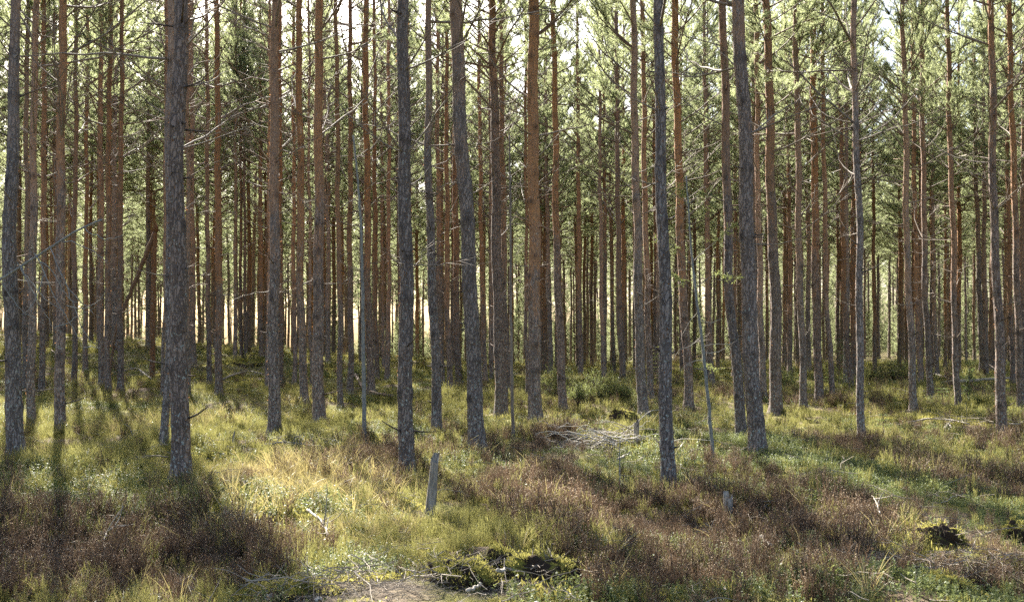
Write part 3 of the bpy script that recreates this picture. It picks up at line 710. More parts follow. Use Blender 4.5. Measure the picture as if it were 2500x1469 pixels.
# growth seen in the photograph, laid out on the ground: kind, photo x, y, radius x, y, weight
PATCH = [
 ('heather', 150, 1400, 330, 90, 2.4), ('heather', 60, 1290, 120, 60, 2.0), ('heather', 560, 1345, 210, 48, 1.6), ('heather', 480, 1430, 200, 40, 1.6),
 ('heather', 890, 1140, 110, 45, 2.0), ('heather', 1320, 1095, 110, 35, 2.6), ('heather', 1400, 1090, 60, 25, 2.0), ('heather', 1280, 1190, 150, 55, 1.6), ('heather', 1500, 1270, 240, 55, 1.9),
 ('heather', 1800, 1300, 280, 70, 2.2), ('heather', 1620, 1420, 240, 60, 2.4), ('heather', 2060, 1400, 220, 60, 1.6), ('heather', 1810, 1150, 75, 35, 2.0), ('heather', 2110, 1110, 90, 40, 1.8),
 ('heather', 2380, 1080, 110, 30, 1.6), ('heather', 2350, 1190, 180, 50, 1.4), ('heather', 2480, 1060, 50, 30, 1.6), ('heather', 2180, 1270, 200, 60, 1.7), ('heather', 2430, 1390, 140, 70, 1.8),
 ('heather', 1120, 1080, 50, 22, 1.2), ('heather', 2060, 970, 80, 14, 1.2), ('heather', 1950, 990, 60, 14, 1.2), ('heather', 600, 1170, 90, 40, .8), ('heather', 330, 985, 60, 14, 1.2), ('heather', 730, 985, 60, 12, 1.2),
 ('bilberry', 240, 1090, 210, 45, 2.0), ('bilberry', 330, 960, 130, 26, 2.2), ('bilberry', 660, 1060, 200, 26, 1.8), ('bilberry', 590, 970, 120, 24, 1.4), ('bilberry', 1980, 1035, 130, 32, 2.2),
 ('bilberry', 1060, 1260, 200, 45, 1.3), ('bilberry', 1110, 1320, 130, 28, 2.4), ('bilberry', 440, 1190, 90, 35, 1.6), ('bilberry', 780, 1040, 90, 24, 1.6), ('bilberry', 1110, 1010, 160, 30, 1.8), ('bilberry', 2250, 975, 120, 22, 1.8),
 ('bilberry', 1080, 1100, 70, 24, 1.4), ('bilberry', 1000, 1180, 70, 26, 1.8), ('bilberry', 2200, 1150, 170, 35, 1.2), ('bilberry', 1350, 1000, 100, 22, 1.2), ('bilberry', 1700, 1010, 100, 22, 1.2),
 ('lingonberry', 280, 1240, 230, 45, 2.0), ('lingonberry', 1960, 1120, 130, 50, 2.2), ('lingonberry', 1500, 1140, 170, 40, 2.0), ('lingonberry', 1720, 1080, 90, 40, 1.8), ('lingonberry', 720, 1280, 260, 50, 1.2),
 ('lingonberry', 1960, 1210, 180, 40, 1.5), ('lingonberry', 1450, 1220, 180, 35, 1.0), ('lingonberry', 600, 1130, 120, 35, 1.1), ('lingonberry', 900, 1390, 120, 30, 1.6), ('lingonberry', 2350, 1250, 140, 35, 1.1), ('lingonberry', 2300, 1060, 140, 20, 1.2),
 ('moss', 2290, 1035, 130, 22, 3.2), ('moss', 600, 935, 90, 12, 2.6), ('moss', 340, 930, 90, 14, 1.8), ('moss', 560, 1090, 150, 32, 1.4), ('moss', 2180, 965, 120, 12, 2.2), ('moss', 2420, 940, 90, 8, 2.5), ('moss', 720, 1220, 220, 45, 1.2), ('moss', 950, 1250, 130, 30, 1.4),
 ('moss', 1160, 1370, 200, 30, 1.6), ('moss', 760, 1440, 200, 30, 1.5), ('moss', 230, 1180, 120, 20, 1.1), ('moss', 2130, 1340, 120, 30, 1.2), ('moss', 1560, 1160, 120, 25, 1.0), ('moss', 1970, 940, 110, 10, 1.6),
 ('dry_grass', 720, 1170, 230, 60, 2.0), ('moss', 760, 1300, 260, 50, 1.6), ('moss', 1560, 1100, 170, 40, 1.4), ('dry_grass', 1000, 1290, 200, 50, 1.2), ('lingonberry', 1750, 1210, 160, 30, 1.6), ('bilberry', 1650, 1230, 160, 30, 1.4), ('lingonberry', 2150, 1180, 200, 40, 1.4), ('dry_grass', 860, 1230, 140, 40, 1.3), ('dry_grass', 380, 1060, 120, 26, 1.0), ('dry_grass', 1330, 1430, 160, 30, .9), ('dry_grass', 700, 990, 60, 12, 1.2),
 ('bare', 830, 1440, 160, 26, 3.4), ('bare', 1200, 1400, 160, 34, 2.4), ('bare', 2290, 1285, 60, 26, 2.0), ('bare', 1000, 1455, 150, 20, 3.0), ('bare', 1450, 1085, 70, 24, 1.2), ('bare', 2350, 1430, 110, 25, 1.2), ('bare', 560, 1455, 110, 18, 1.0),
]
CLEAR = [(960, 1540, 330, 95), (1190, 1470, 240, 70), (760, 1480, 230, 50), (2298, 1350, 75, 45), (1180, 1262, 1, 1), (2290, 1460, 150, 45), (1130, 1425, 130, 45), (1320, 1400, 110, 36), (1225, 1440, 200, 30), (860, 1445, 200, 28), (720, 1455, 160, 24), (1040, 1462, 170, 20), (2298, 1312, 62, 32), (2480, 1306, 44, 22), (1470, 1362, 60, 16), (1048, 1250, 24, 16), (1450, 1095, 75, 20), (2290, 1040, 110, 14), (1520, 1034, 40, 12), (640, 1462, 60, 14)]
def band(d0, d1, per_m2, um=.62):
    n = int(per_m2 * um * (d1 * d1 - d0 * d0)); d = np.sqrt(rng.uniform(d0 * d0, d1 * d1, n)); u = rng.uniform(-um, um, n); return u * d, d
def lay(slots):
    X = np.concatenate([s[0] for s in slots]); Y = np.concatenate([s[1] for s in slots])
    far = sstep(22, 40, Y)
    W = {'heather': .30 * (vn(X / 2.6, Y / 2.6, 21) ** 2) * 2.2 * (1 - .5 * far) + .05, 'bilberry': .6 * vn(X / 2.2, Y / 2.2, 22) * 1.5 + .1, 'lingonberry': 1.1 * vn(X / 1.7, Y / 1.7, 23) ** 1.5 * 1.6 + .04,
         'moss': (.7 + .7 * far) * vn(X / 2.0, Y / 2.0, 24) * 1.3 + .1, 'dry_grass': .38 * vn(X / 1.5, Y / 1.5, 25) + .02, 'bare': .10 + .12 * vn(X / 1.2, Y / 1.2, 26)}
    for kind, px, py, rx, ry, wt in PATCH:
        cy = ground_at(px, py); cx = (px - 1250) / F * cy; y0, y1 = ground_at(px, py + ry), ground_at(px, py - ry)
        W[kind] = W[kind] + (wt * .62 if kind == 'heather' else wt) * np.exp(-(((X - cx) / (rx / F * cy)) ** 2 + ((Y - cy) / max(.25, .5 * (y1 - y0))) ** 2))
    A = np.stack([W[k] for k in KINDS], -1) ** 1.7; A /= A.sum(1, keepdims=True)
    pick = (A.cumsum(1) < rng.random((len(X), 1))).sum(1)
    for px, py, rx, ry in CLEAR:
        cy = ground_at(px, py); cx = (px - 1250) / F * cy; y0, y1 = ground_at(px, py + ry), ground_at(px, py - ry)
        q = ((X - cx) / (rx / F * cy)) ** 2 + ((Y - cy) / (.5 * (y1 - y0))) ** 2 + .5 * (rng.random(len(X)) - .5)
        pick = np.where((q < 1) & ((pick < 2) | (pick == 4) | (rng.random(len(X)) < .5)), 5, pick)
    return X, Y, np.minimum(pick, 5)
X, Y, K = lay([band(4.2, 9, 170), band(9, 14, 125), band(14, 20, 70), band(20, 30, 38), band(30, 48, 15), band(48, 75, 5)])
Zg = terrain(X, Y)
grow = np.interp(Y, [5, 14, 25, 48, 75], [1.0, 1.05, 1.2, 1.55, 2.2])
patchy = .50 + .95 * vn(X / .9, Y / .9, 31)
PROTO = {'heather': [heather_clump(400 + i, .25 + .09 * i) for i in range(7)], 'bilberry': [bilberry_clump(420 + i) for i in range(6)], 'lingonberry': [lingon_clump(440 + i) for i in range(6)],
         'moss': [moss_tuft(460 + i) for i in range(5)], 'dry_grass': [straw_tuft(480 + i) for i in range(5)]}
TXT = {'heather': 'brown heather with pale dry flower heads covering the hummocks', 'bilberry': 'green leafless bilberry twigs growing thickly between the trunks', 'lingonberry': 'low glossy lingonberry leaves sparkling in the light',
       'moss': 'yellow-green feather moss in the sunny openings', 'dry_grass': 'thin pale dry grass blades among the heath'}
for ki, kind in enumerate(KINDS[:5]):
    s = K == ki; n = int(s.sum()); sz = (grow * patchy)[s] * rng.uniform(.75, 1.25, n)
    if kind == 'moss': sz *= 1.3
    if kind == 'bilberry': sz *= .66
    if kind == 'heather': sz *= .86
    scatter(kind, TXT[kind], 'undergrowth', PROTO[kind], np.stack([X[s], Y[s], Zg[s] - .008], -1), np.stack([rng.normal(0, .12, n), rng.normal(0, .12, n), rng.uniform(0, 6.283, n)], -1),
            np.stack([sz, sz, sz * rng.uniform(.8, 1.2, n)], -1), rng.integers(0, len(PROTO[kind]), n))
tx, ty = [np.concatenate(a) for a in zip(band(5, 14, 5), band(14, 30, 2.2), band(30, 60, .6))]
for px, py, n_, sx, sy in ((830, 1440, 70, .45, .16), (1200, 1400, 30, .4, .16), (620, 1440, 25, .4, .2), (1450, 1085, 120, .5, .6), (2300, 1400, 120, .5, .2), (570, 905, 60, 1.2, .9), (690, 1090, 70, .7, .35), (2300, 1045, 50, 1.2, .5), (2000, 1270, 60, .6, .3)):
    cx, cy, _ = spot(px, py); tx = np.append(tx, cx + rng.normal(0, sx, n_)); ty = np.append(ty, cy + rng.normal(0, sy, n_))
nb_ = len(tx)
for px, py, n_, sx, sy in ((860, 1445, 420, .5, .16), (1230, 1450, 260, .5, .14), (650, 1455, 200, .4, .12), (1400, 1440, 120, .3, .15)):
    cx, cy, _ = spot(px, py); tx = np.append(tx, cx + rng.normal(0, sx, n_)); ty = np.append(ty, cy + rng.normal(0, sy, n_))
n = len(tx); up = rng.uniform(.02, .10, n)
scatter('fallen_twigs', 'pale broken twigs littering the forest floor', 'twigs', [twig_piece(500 + i) for i in range(9)], np.stack([tx, ty, terrain(tx, ty) + np.where(np.arange(n) < nb_, up, .004)], -1),
        np.stack([rng.normal(0, .2, n), rng.normal(0, .25, n), rng.uniform(0, 6.283, n)], -1), np.repeat((rng.uniform(.7, 1.5, n) * np.interp(ty, [8, 30], [1, 1.9]) * np.where(np.arange(n) < nb_, 1, .38))[:, None], 3, 1), rng.integers(0, 9, n))

# ------------------------------------------------------------------ bushes and saplings
def needles_along(b, r, p, e, m, ln, wd, mat=0):
    g = r.uniform(0, 1, (m, 1)); ax = unit(e - p); dd = unit(ax * .7 + unit(r.normal(size=(m, 3))) * .9) * r.uniform(ln * .7, ln * 1.2, (m, 1)); b.slivers(p + (e - p) * g, dd, wd, mat)
def juniper(label, px, py, wpx, hpx, seed, n=95):
    x, d, z = spot(px, py, .05); W, H = wpx / 2 / F * d, hpx / F * d; r = np.random.default_rng(seed)
    root = thing('juniper_bush', label, 'bush', (x, d, z), 0, 'juniper bushes'); st, fo = Build(), Build()
    for _ in range(n):
        a = r.uniform(0, 6.283); q = math.sqrt(r.random()); t = np.linspace(0, 1, 6)[:, None]; h = H * (1 - .55 * q * q) * r.uniform(.45, 1.08)
        d0 = np.array([math.cos(a) * W * q, math.sin(a) * W * .75 * q, 0]); P = d0 * (.25 + .75 * t) + np.array([0, 0, h]) * t + r.normal(0, .035, (6, 3)) * t
        st.tube(P, np.linspace(.008, .002, 6), 3, 0, cap=False)
        for k in range(7):
            g = r.uniform(.18, 1); p = np.array([np.interp(g, t[:, 0], P[:, c]) for c in range(3)]); e = p + unit(np.array([0, 0, .9]) + r.normal(0, .55, 3) + d0 * .5) * r.uniform(.08, .2)
            needles_along(fo, r, p, e, 20, .030, .0042)
    link('stem', st.mesh('stem', [M['limb']]), root); link('foliage', fo.mesh('foliage', [M['juniper']]), root); return root
juniper('tall dark juniper just right of the straight big orange pine', 1362, 972, 90, 100, 1, 80)
juniper('widest juniper in the thicket behind the twig heap', 1465, 975, 115, 84, 2, 110)
juniper('small dark juniper at the right end of the thicket behind the twig heap', 1522, 978, 66, 66, 3, 60)
juniper('low pale juniper left of the widest one in the thicket', 1408, 985, 60, 58, 4, 50)
juniper('far dark juniper tuft behind the right end of the thicket', 1496, 905, 46, 56, 5, 40)
juniper('big pale green juniper right of the slender lone pine on the right', 2190, 925, 120, 60, 6, 110)
juniper('low green juniper just right of the slender lone pine on the right', 2135, 930, 60, 48, 7, 60)
juniper('dark green juniper behind the dark rough pine with long limbs', 1925, 945, 80, 60, 8, 80)
juniper('sunny yellow-green bush beyond the gap right of the centre pine', 1026, 885, 60, 38, 9, 45)
juniper('low green bush beside the bare orange snag on the bank', 392, 905, 44, 48, 10, 40)
juniper('low bush left of the slim pole near the centre', 868, 920, 50, 40, 11, 40)
juniper('low green bush at the foot of the last pines on the right edge', 2380, 965, 60, 40, 12, 50)
def spruce(label, px, py, hpx, spread, seed, matn='spruce'):
    x, d, z = spot(px, py, .05); H = hpx / F * d; r = np.random.default_rng(seed); root = thing('young_spruce', label, 'tree', (x, d, z), 0, 'young spruces'); tr, fo = Build(), Build()
    tr.tube(np.array([[0, 0, -.05], [.01, 0, H * .5], [0, .01, H]]), [.014 + H * .006, .012, .003], 7, 0); zz = H * .10
    while zz < H * .97:
        t = zz / H
        for a in np.arange(5) * 1.2566 + r.uniform(0, 6.28):
            if r.random() < .12: continue
            L = spread * H * (1 - t) ** .8 * r.uniform(.7, 1.15) + .05; s = np.linspace(0, 1, 4)[:, None]; dd = np.array([math.cos(a), math.sin(a), 0])
            P = np.array([0, 0, zz]) + dd * L * s + np.array([0, 0, 1]) * L * (.25 * s - .1 * s * s); tr.tube(P, np.linspace(.006, .002, 4), 3, 0, cap=False)
            for k in range(int(3 + L * 12)):
                g = r.uniform(.15, 1); p = P[0] + (P[-1] - P[0]) * g; e = p + unit(dd + np.cross(dd, [0, 0, 1]) * r.choice([-1, 1]) * r.uniform(.4, 1) + [0, 0, r.uniform(-.2, .2)]) * r.uniform(.06, .16)
                needles_along(fo, r, p, e, 16, .024, .0040)
        zz += r.uniform(.07, .12) * max(1, H / 2)
    link('trunk', tr.mesh('trunk', [M['limb']]), root); link('crown', fo.mesh('crown', [M[matn]]), root)
spruce('dark young spruce between the two slim pines on the right', 2048, 940, 120, .36, 31)
spruce('bright yellow-green young spruce seen left of the nearest grey pine right of centre', 1604, 950, 118, .22, 32, 'juniper')
spruce('small green spruce left of the rowan sapling in the shade on the right', 2300, 985, 48, .4, 33)
spruce('small young spruce in the heath right of the slender lone pine', 2155, 1050, 48, .35, 34)
spruce('small dark spruce behind the slim leaning grey pole', 1690, 915, 44, .4, 35)
def leafy(label, px, py, hpx, seed, leafm, tone=.03):
    x, d, z = spot(px, py, .05); H = hpx / F * d; r = np.random.default_rng(seed); root = thing('leafy_sapling', label, 'sapling', (x, d, z)); st, fo = Build(), Build(); t = np.linspace(0, 1, 7)[:, None]
    for k in range(3):
        P = np.array([r.normal(0, .10), r.normal(0, .1), H * (1 - .2 * k)]) * t + r.normal(0, .02, (7, 3)) * t; st.tube(P, np.linspace(.011, .003, 7), 4, 0, cap=False)
        for q in range(12):
            g = r.uniform(.25, 1); p = np.array([np.interp(g, t[:, 0], P[:, c]) for c in range(3)]); e = p + unit(r.normal(0, .7, 3) + [0, 0, .45]) * r.uniform(.1, .3) * min(H, 1.2); st.tube(np.array([p, e]), [.004, .0015], 3, 0, cap=False)
            m = 12; fo.leaves(p + (e - p) * r.uniform(.3, 1, (m, 1)), unit(r.normal(size=(m, 3))) * r.uniform(.03, .065, (m, 1)), .012, 0)
    link('stem', st.mesh('stem', [M['dead']]), root); link('foliage', fo.mesh('foliage', [M[leafm]]), root)
leafy('small leafy sapling catching the sun between the two centre grey pines', 1128, 940, 62, 41, 'bilberry')
leafy('green rowan sapling in the shade beside the light-edged slim pine', 2362, 975, 75, 42, 'spruce')
leafy('reddish dry sapling left of the light-edged slim pine on the right', 2318, 945, 46, 43, 'heather')

# ------------------------------------------------------------------ dead poles, snag, leaning stems
def pix_path(pts, d):       # photo pixels -> points in the upright plane at distance d (scalar or one per point)
    d = np.broadcast_to(np.asarray(d, float), (len(pts),)); return np.array([[(x - 1250) / F * q, q, CAMZ + (HY - y) / F * q] for (x, y), q in zip(pts, d)])
def fine_path(P, n, jig=0.0):
    s = np.concatenate([[0], np.cumsum(np.linalg.norm(np.diff(P, axis=0), axis=1))]); g = np.linspace(0, s[-1], n)
    Q = np.stack([np.interp(g, s, P[:, c]) for c in range(3)], -1); k = np.array([1, 2, 3, 2, 1]) / 9
    for c in range(3): Q[2:-2, c] = np.convolve(Q[:, c], k, 'valid')
    return Q + rng.normal(0, jig, Q.shape)
def pole(label, base, path, wpx, wtop, mat, nbr, seed, sides=9, cat='dead sapling'):
    x, d, z = spot(*base, .08); r = np.random.default_rng(seed)
    P = pix_path([base] + path, d) - [x, d, z]; P = np.vstack([[P[0][0], 0, -.12], P]); Q = fine_path(P, 46, .003)
    root = thing('dead_sapling', label, cat, (x, d, z)); b = Build(); R = np.linspace(wpx, wtop, 46) / 2 / F * d; b.tube(Q, R, sides, 0, wob=.06); link('stem', b.mesh('stem', [M[mat]], True), root)
    for k in range(nbr):
        i = r.integers(9, 45); a = r.uniform(0, 6.28); L = r.uniform(.12, .5); link('dead_branch', random.choice(DEADS), root, Q[i], (r.uniform(-1, 1), r.uniform(-.5, .4), a), (L, L * .8, L * .8))
    return root, d, (x, d, z)
pole('slim grey dead pole standing alone left of the big centre pine', (890, 1074), [(888, 900), (886, 735), (882, 560), (872, 420), (862, 330)], 12, 4, 'pole', 16, 51)
pole('very thin dead pole right of the dark rough pine', (1253, 1064), [(1250, 960), (1247, 735), (1246, 500), (1244, 330)], 9, 3.5, 'dead', 14, 52)
SP, SD, SO = pole('slim leaning grey pole between the nearest pine and the biggest right pine', (1741, 1123), [(1728, 960), (1715, 840), (1702, 735), (1690, 640), (1675, 430)], 10, 3.5, 'pole', 12, 53)
pole('thin bare sapling stem standing in the lingonberry left of the nearest pine', (1513, 1190), [(1513, 1100), (1514, 1068)], 4, 2, 'pole', 0, 54, 6)
r_ = np.random.default_rng(55)
for pts in ([(1692, 650), (1665, 625), (1640, 592), (1605, 592)], [(1684, 560), (1712, 520), (1742, 500)], [(1690, 640), (1735, 600), (1782, 555), (1800, 548)], [(1700, 720), (1672, 690), (1640, 672)], [(1700, 700), (1750, 665), (1800, 680)],
            [(1681, 510), (1665, 470), (1655, 455)], [(1722, 905), (1690, 898), (1745, 900)], [(1680, 500), (1715, 470), (1738, 478)]):
    P = fine_path(pix_path(pts, SD + np.linspace(0, random.uniform(-.35, .35), len(pts))) - np.array(SO), 10, .004); b = Build(); b.tube(P, np.linspace(.007, .002, 10), 4, 1, cap=False)
    for i in range(5, 10):
        for _ in range(4): needles_along(b, r_, P[i], P[i] + r_.normal(0, .05, 3), 14, .045, .004, 0)
    link('green_branch', b.mesh('green_branch', [M['juniper'], M['dead']]), SP)
for pts in ([(1718, 860), (1745, 862), (1770, 850), (1790, 835)], [(1712, 820), (1690, 845), (1660, 850), (1640, 880)], [(1720, 880), (1690, 880), (1660, 905)], [(1708, 780), (1735, 790), (1765, 775)], [(1705, 760), (1680, 790), (1660, 830), (1662, 850)], [(1716, 845), (1750, 838), (1780, 842), (1800, 830)]):
    P = fine_path(pix_path(pts, SD + np.linspace(0, random.uniform(-.3, .3), len(pts))) - np.array(SO), 12, .004); b = Build(); b.tube(P, np.linspace(.006, .0018, 12), 4, 0, cap=False); link('dead_branch', b.mesh('dead_branch', [M['pale_wood']]), SP)

# bare orange snag and its broken-off top leaning to the ground
x, d, z = spot(372, 918, .08); dS = d
P = pix_path([(372, 918), (373, 760), (376, 640), (379, 556)], d) - [x, d, z]; P = np.vstack([[0, 0, -.15], P]); b = Build(); Q = fine_path(P, 30, .006); b.tube(Q, np.linspace(6.8, 5.0, 30) / F * d, 10, 0, wob=.07)
for a in range(5): b.tube(np.array([Q[-1] + [math.cos(a * 1.26) * .05, math.sin(a * 1.26) * .05, -.1], Q[-1] + [math.cos(a * 1.26) * .06, math.sin(a * 1.26) * .05, .08 + .12 * random.random()]]), [.035, .004], 4, 0)
root = thing('broken_pine', 'bare orange snag snapped off on the bank left of the biggest left trunk', 'dead tree', (x, d, z)); t = link('trunk', b.mesh('trunk', [M['bark_dead']], True), root); t.color = (.05, 0, 0, 1)
x2, d2, z2 = spot(268, 838, 0); d2 = dS + 1.0; x2 = (268 - 1250) / F * d2; z2 = float(terrain(x2, d2))
P = pix_path([(380, 566), (345, 650), (310, 735), (282, 800), (268, 838)], np.linspace(dS, d2, 5)); P[-1][2] = min(P[-1][2], z2 + .05); org = P[-1].copy(); P -= org; Q = fine_path(P, 34, .008)
root = thing('leaning_dead_tree', 'orange broken-off pine top leaning from the bare snag down to the bank', 'dead tree', org); b = Build(); b.tube(Q, np.linspace(6.0, 3.2, 34) / F * dS, 9, 0, wob=.06); t = link('trunk', b.mesh('trunk', [M['bark_dead']], True), root); t.color = (.05, 0, 0, 1)
for k in range(26):
    i = 14 + int(random.random() ** .6 * 19); L = random.uniform(.5, 1.3); link('dead_branch', random.choice(DEADS), root, Q[i], (random.uniform(-1, 1), random.uniform(.1, 1.1), random.uniform(-1.6, 1.9)), (L, L * .8, L * .8))

# sapling leaning across the left edge
x1, d1, _ = spot(35, 1112, .10); dl = d1 - .30
pts = [(-750, 1116), (-400, 912), (0, 682), (60, 645), (130, 600), (190, 560), (250, 536)]
P = pix_path(pts, dl); org = P[0].copy(); org[2] = float(terrain(org[0], org[1])) - .02; Q = fine_path(P - org, 60, .002)
root = thing('fallen_sapling', 'lichen-grey leaning sapling crossing in front of the thick pine at the left edge', 'dead sapling', org); b = Build(); b.tube(Q, np.linspace(13, 4.2, 60) / 1.9 / F * dl, 8, 0, wob=.07); link('stem', b.mesh('stem', [M['pole']], True), root)
for pts in ([(82, 618), (100, 640), (111, 664), (118, 700), (150, 760), (172, 782), (200, 850)], [(120, 600), (131, 622), (140, 655), (160, 690), (185, 725), (230, 765)], [(205, 556), (217, 570), (250, 582), (285, 583), (308, 568)], [(43, 640), (60, 668), (90, 705), (112, 735), (160, 760)],
            [(80, 612), (78, 600), (76, 588)], [(150, 590), (175, 588), (200, 600), (235, 615), (258, 640)], [(4, 690), (20, 715), (52, 760), (85, 775), (105, 790)], [(55, 648), (48, 660), (75, 700), (105, 760), (130, 800)], [(100, 640), (125, 655), (150, 700), (170, 735), (215, 745)],
            [(160, 690), (172, 720), (190, 780), (205, 810), (240, 850), (247, 846)], [(160, 745), (200, 755), (245, 735), (258, 700)], [(20, 715), (30, 700), (42, 690)], [(200, 850), (225, 845), (247, 852)], [(110, 664), (90, 720), (70, 760), (50, 770)], [(130, 800), (160, 790), (195, 770), (235, 750)]):
    dz = random.uniform(-.5, .25); P = fine_path(pix_path(pts, dl + np.linspace(0, dz, len(pts))) - org, 16, .006); b = Build(); b.tube(P, np.linspace(.0085, .0022, 16), 5, 0, cap=False); link('dead_branch', b.mesh('dead_branch', [M['pole']], True), root)

# ------------------------------------------------------------------ stumps, logs, sticks, clods
def stump(label, px, py, top, wpx, wtop, seed, lift=.05):
    x, d, z = spot(px, py, lift); r = np.random.default_rng(seed); n, sides = 16, 14
    Pb = np.array([0, 0, -.1]); Pt = pix_path([top], d)[0] - [x, d, z]; t = np.linspace(0, 1, n); th = np.arange(sides) * 6.2832 / sides
    jag = r.uniform(.86, 1.05, sides); jag[(np.abs(np.angle(np.exp(1j * (th - r.uniform(0, 6)))))) < 1.0] = 1.12
    R = np.interp(t, [0, .15, 1], [1.25, 1, wtop / wpx]) * wpx / 2 / F * d; V = []
    for i in range(n):
        rr = R[i] * (1 + .16 * (vn(th * 1.3, np.full(sides, i * .15), seed) - .5)); g = t[i] * jag if i > n // 2 else np.full(sides, t[i]); g = np.where(i > n // 2, t[i] * (1 + (jag - 1) * (i - n // 2) / (n - 1 - n // 2)), t[i])
        c = Pb + (Pt - Pb) * g[:, None]; V.append(c + np.stack([np.cos(th) * rr, np.sin(th) * rr, 0 * th], -1))
    V.append(np.repeat((Pb + (Pt - Pb) * .80)[None], 1, 0)); V = np.concatenate(V); b = Build(); i = np.arange(n - 1)[:, None] * sides; j = np.arange(sides)[None]; k = (j + 1) % sides
    b.add(V, [[(n - 1) * sides + q, (n - 1) * sides + (q + 1) % sides, n * sides] for q in range(sides)], np.stack([i + j, i + k, i + sides + k, i + sides + j], -1).reshape(-1, 4))
    return tag(link('tree_stump', b.mesh('tree_stump', [M['grey_wood']]), None, (x, d, z)), label, 'stump', 'broken stumps')
stump('tall leaning weathered stump with a splintered top beside the big centre pine', 1048, 1240, (1062, 1124), 26, 19, 61)
stump('small dark broken stump beside the pale twig heap', 1551, 1082, (1554, 1032), 15, 13, 62)
stump('short pale sawn stump low in the heath below the nearest pine', 1776, 1244, (1778, 1210), 25, 23, 63, .12)
stump('very small pale stub in the green heath left of the tall orange pine foot', 568, 1085, (571, 1058), 6, 5, 64)

def stick(name, label, cat, pts, w0, w1, mat, lift=.06, seed=0, nbr=0, dd=None, group=None):
    if dd is None: W3 = [spot(px, py, lift) for px, py in pts]; P = np.array([[x, y, z + lift] for x, y, z in W3])
    else: P = pix_path(pts, dd)
    org = P[0].copy(); d = org[1]; Q = fine_path(P - org, 20, .004); b = Build(); b.tube(Q, np.linspace(w0, w1, 20) / 2 / F * d, 8, 0, wob=.08)
    for _ in range(nbr):
        i = rng.integers(4, 19); e = Q[i] + unit(rng.normal(0, .6, 3) + [0, 0, .6]) * rng.uniform(.1, .45); b.tube(fine_path(np.array([Q[i], (Q[i] + e) / 2 + rng.normal(0, .03, 3), e]), 6), np.linspace(.006, .002, 6), 4, 0, cap=False)
    return tag(link(name, b.mesh(name, [M[mat]], True), None, org), label, cat, group)
stick('fallen_log', 'long pale fallen trunk lying across the sunny moss far on the right', 'log', [(2300, 934), (2350, 930), (2410, 926), (2470, 922)], 9, 6, 'pale_wood', .12)
stick('fallen_log', 'thin fallen log pointing at the long fallen trunk on the right', 'log', [(2280, 912), (2310, 920), (2345, 930)], 6, 4, 'pale_wood', .12)
stick('fallen_log', 'brown fallen stick leaning at the foot of the pine right of the grey dead pole', 'log', [(868, 915), (885, 945), (915, 960), (960, 966)], 8, 5, 'limb', .18)
stick('fallen_log', 'upper short grey log piece right of the thin bare stem in the lingonberry', 'log', [(1508, 1122), (1539, 1106)], 8, 6, 'grey_wood', .08)
stick('fallen_log', 'lower short grey log piece close to the nearest pine', 'log', [(1553, 1128), (1585, 1108)], 9, 6, 'grey_wood', .08)
stick('fallen_branch', 'pale bent branch leaning out of the heath just right of the nearest pine', 'branch', [(1648, 1110), (1665, 1085), (1683, 1064)], 5, 3, 'pale_wood', .1)
stick('fallen_branch', 'long pale branch lying in green heath left of the tall orange pine', 'branch', [(640, 1088), (690, 1078), (740, 1084), (790, 1090)], 5, 3, 'grey_wood', .12, nbr=9)
stick('fallen_branch', 'dark twig sticking out left from the foot of the biggest left trunk', 'branch', [(411, 1116), (370, 1112), (325, 1119)], 4, 2, 'dead', .10)
stick('fallen_branch', 'pale arched twig over the dark heather in the left foreground', 'branch', [(555, 1282), (568, 1270), (585, 1276), (592, 1290)], 4, 2, 'pale_wood', .16, nbr=4)
stick('fallen_branch', 'pale forked twig standing in the dark heather at the lower left', 'branch', [(252, 1320), (262, 1296), (285, 1282), (305, 1286)], 4, 2, 'pale_wood', .18, nbr=4)
stick('fallen_branch', 'grey crooked branch in the sunlit straw below the centre left', 'branch', [(750, 1245), (775, 1262), (795, 1290), (800, 1310)], 7, 4, 'grey_wood', .12, nbr=6)
stick('fallen_branch', 'pale bent twig rising from the shaded heath on the right', 'branch', [(2147, 1252), (2140, 1225), (2128, 1210)], 4, 2, 'pale_wood', .2, nbr=2)
stick('fallen_branch', 'grey branch tangle below the orange pine with bare branches on the left', 'branch', [(545, 925), (575, 912), (610, 905), (640, 912)], 5, 3, 'grey_wood', .15, nbr=14)
stick('fallen_branch', 'grey brush below the bare orange snag', 'branch', [(300, 905), (335, 898), (370, 925)], 5, 3, 'grey_wood', .15, nbr=12)
stick('fallen_branch', 'pale branch on the sunny moss patch near the right edge', 'branch', [(2215, 1030), (2270, 1021), (2330, 1026), (2365, 1034)], 4, 3, 'pale_wood', .08, nbr=8)
stick('fallen_branch', 'pale dry branch at the very right edge beside the dark grey pine', 'branch', [(2464, 1034), (2485, 1036), (2505, 1026)], 5, 3, 'pale_wood', .1, nbr=5)
stick('wood_chip', 'pale wood chip lying on the bare soil at the bottom left of centre', 'wood piece', [(648, 1462), (668, 1452)], 15, 11, 'pale_wood', .05)
stick('wood_chip', 'pale curved root end poking from the peat clods', 'wood piece', [(1140, 1440), (1160, 1434), (1176, 1424)], 9, 5, 'pale_wood', .08)
stick('wood_chip', 'small pale wood chip on the moss in front of the peat clods', 'wood piece', [(772, 1467), (784, 1460)], 11, 8, 'pale_wood', .05)
stick('wood_chip', 'pale cut wood end on top of the peat clods', 'wood piece', [(1216, 1392), (1234, 1391)], 8, 7, 'pale_wood', .16)
stick('wood_chip', 'broad pale wood splinter in the dark heather on the right', 'wood piece', [(1858, 1310), (1880, 1330)], 12, 7, 'pale_wood', .12)
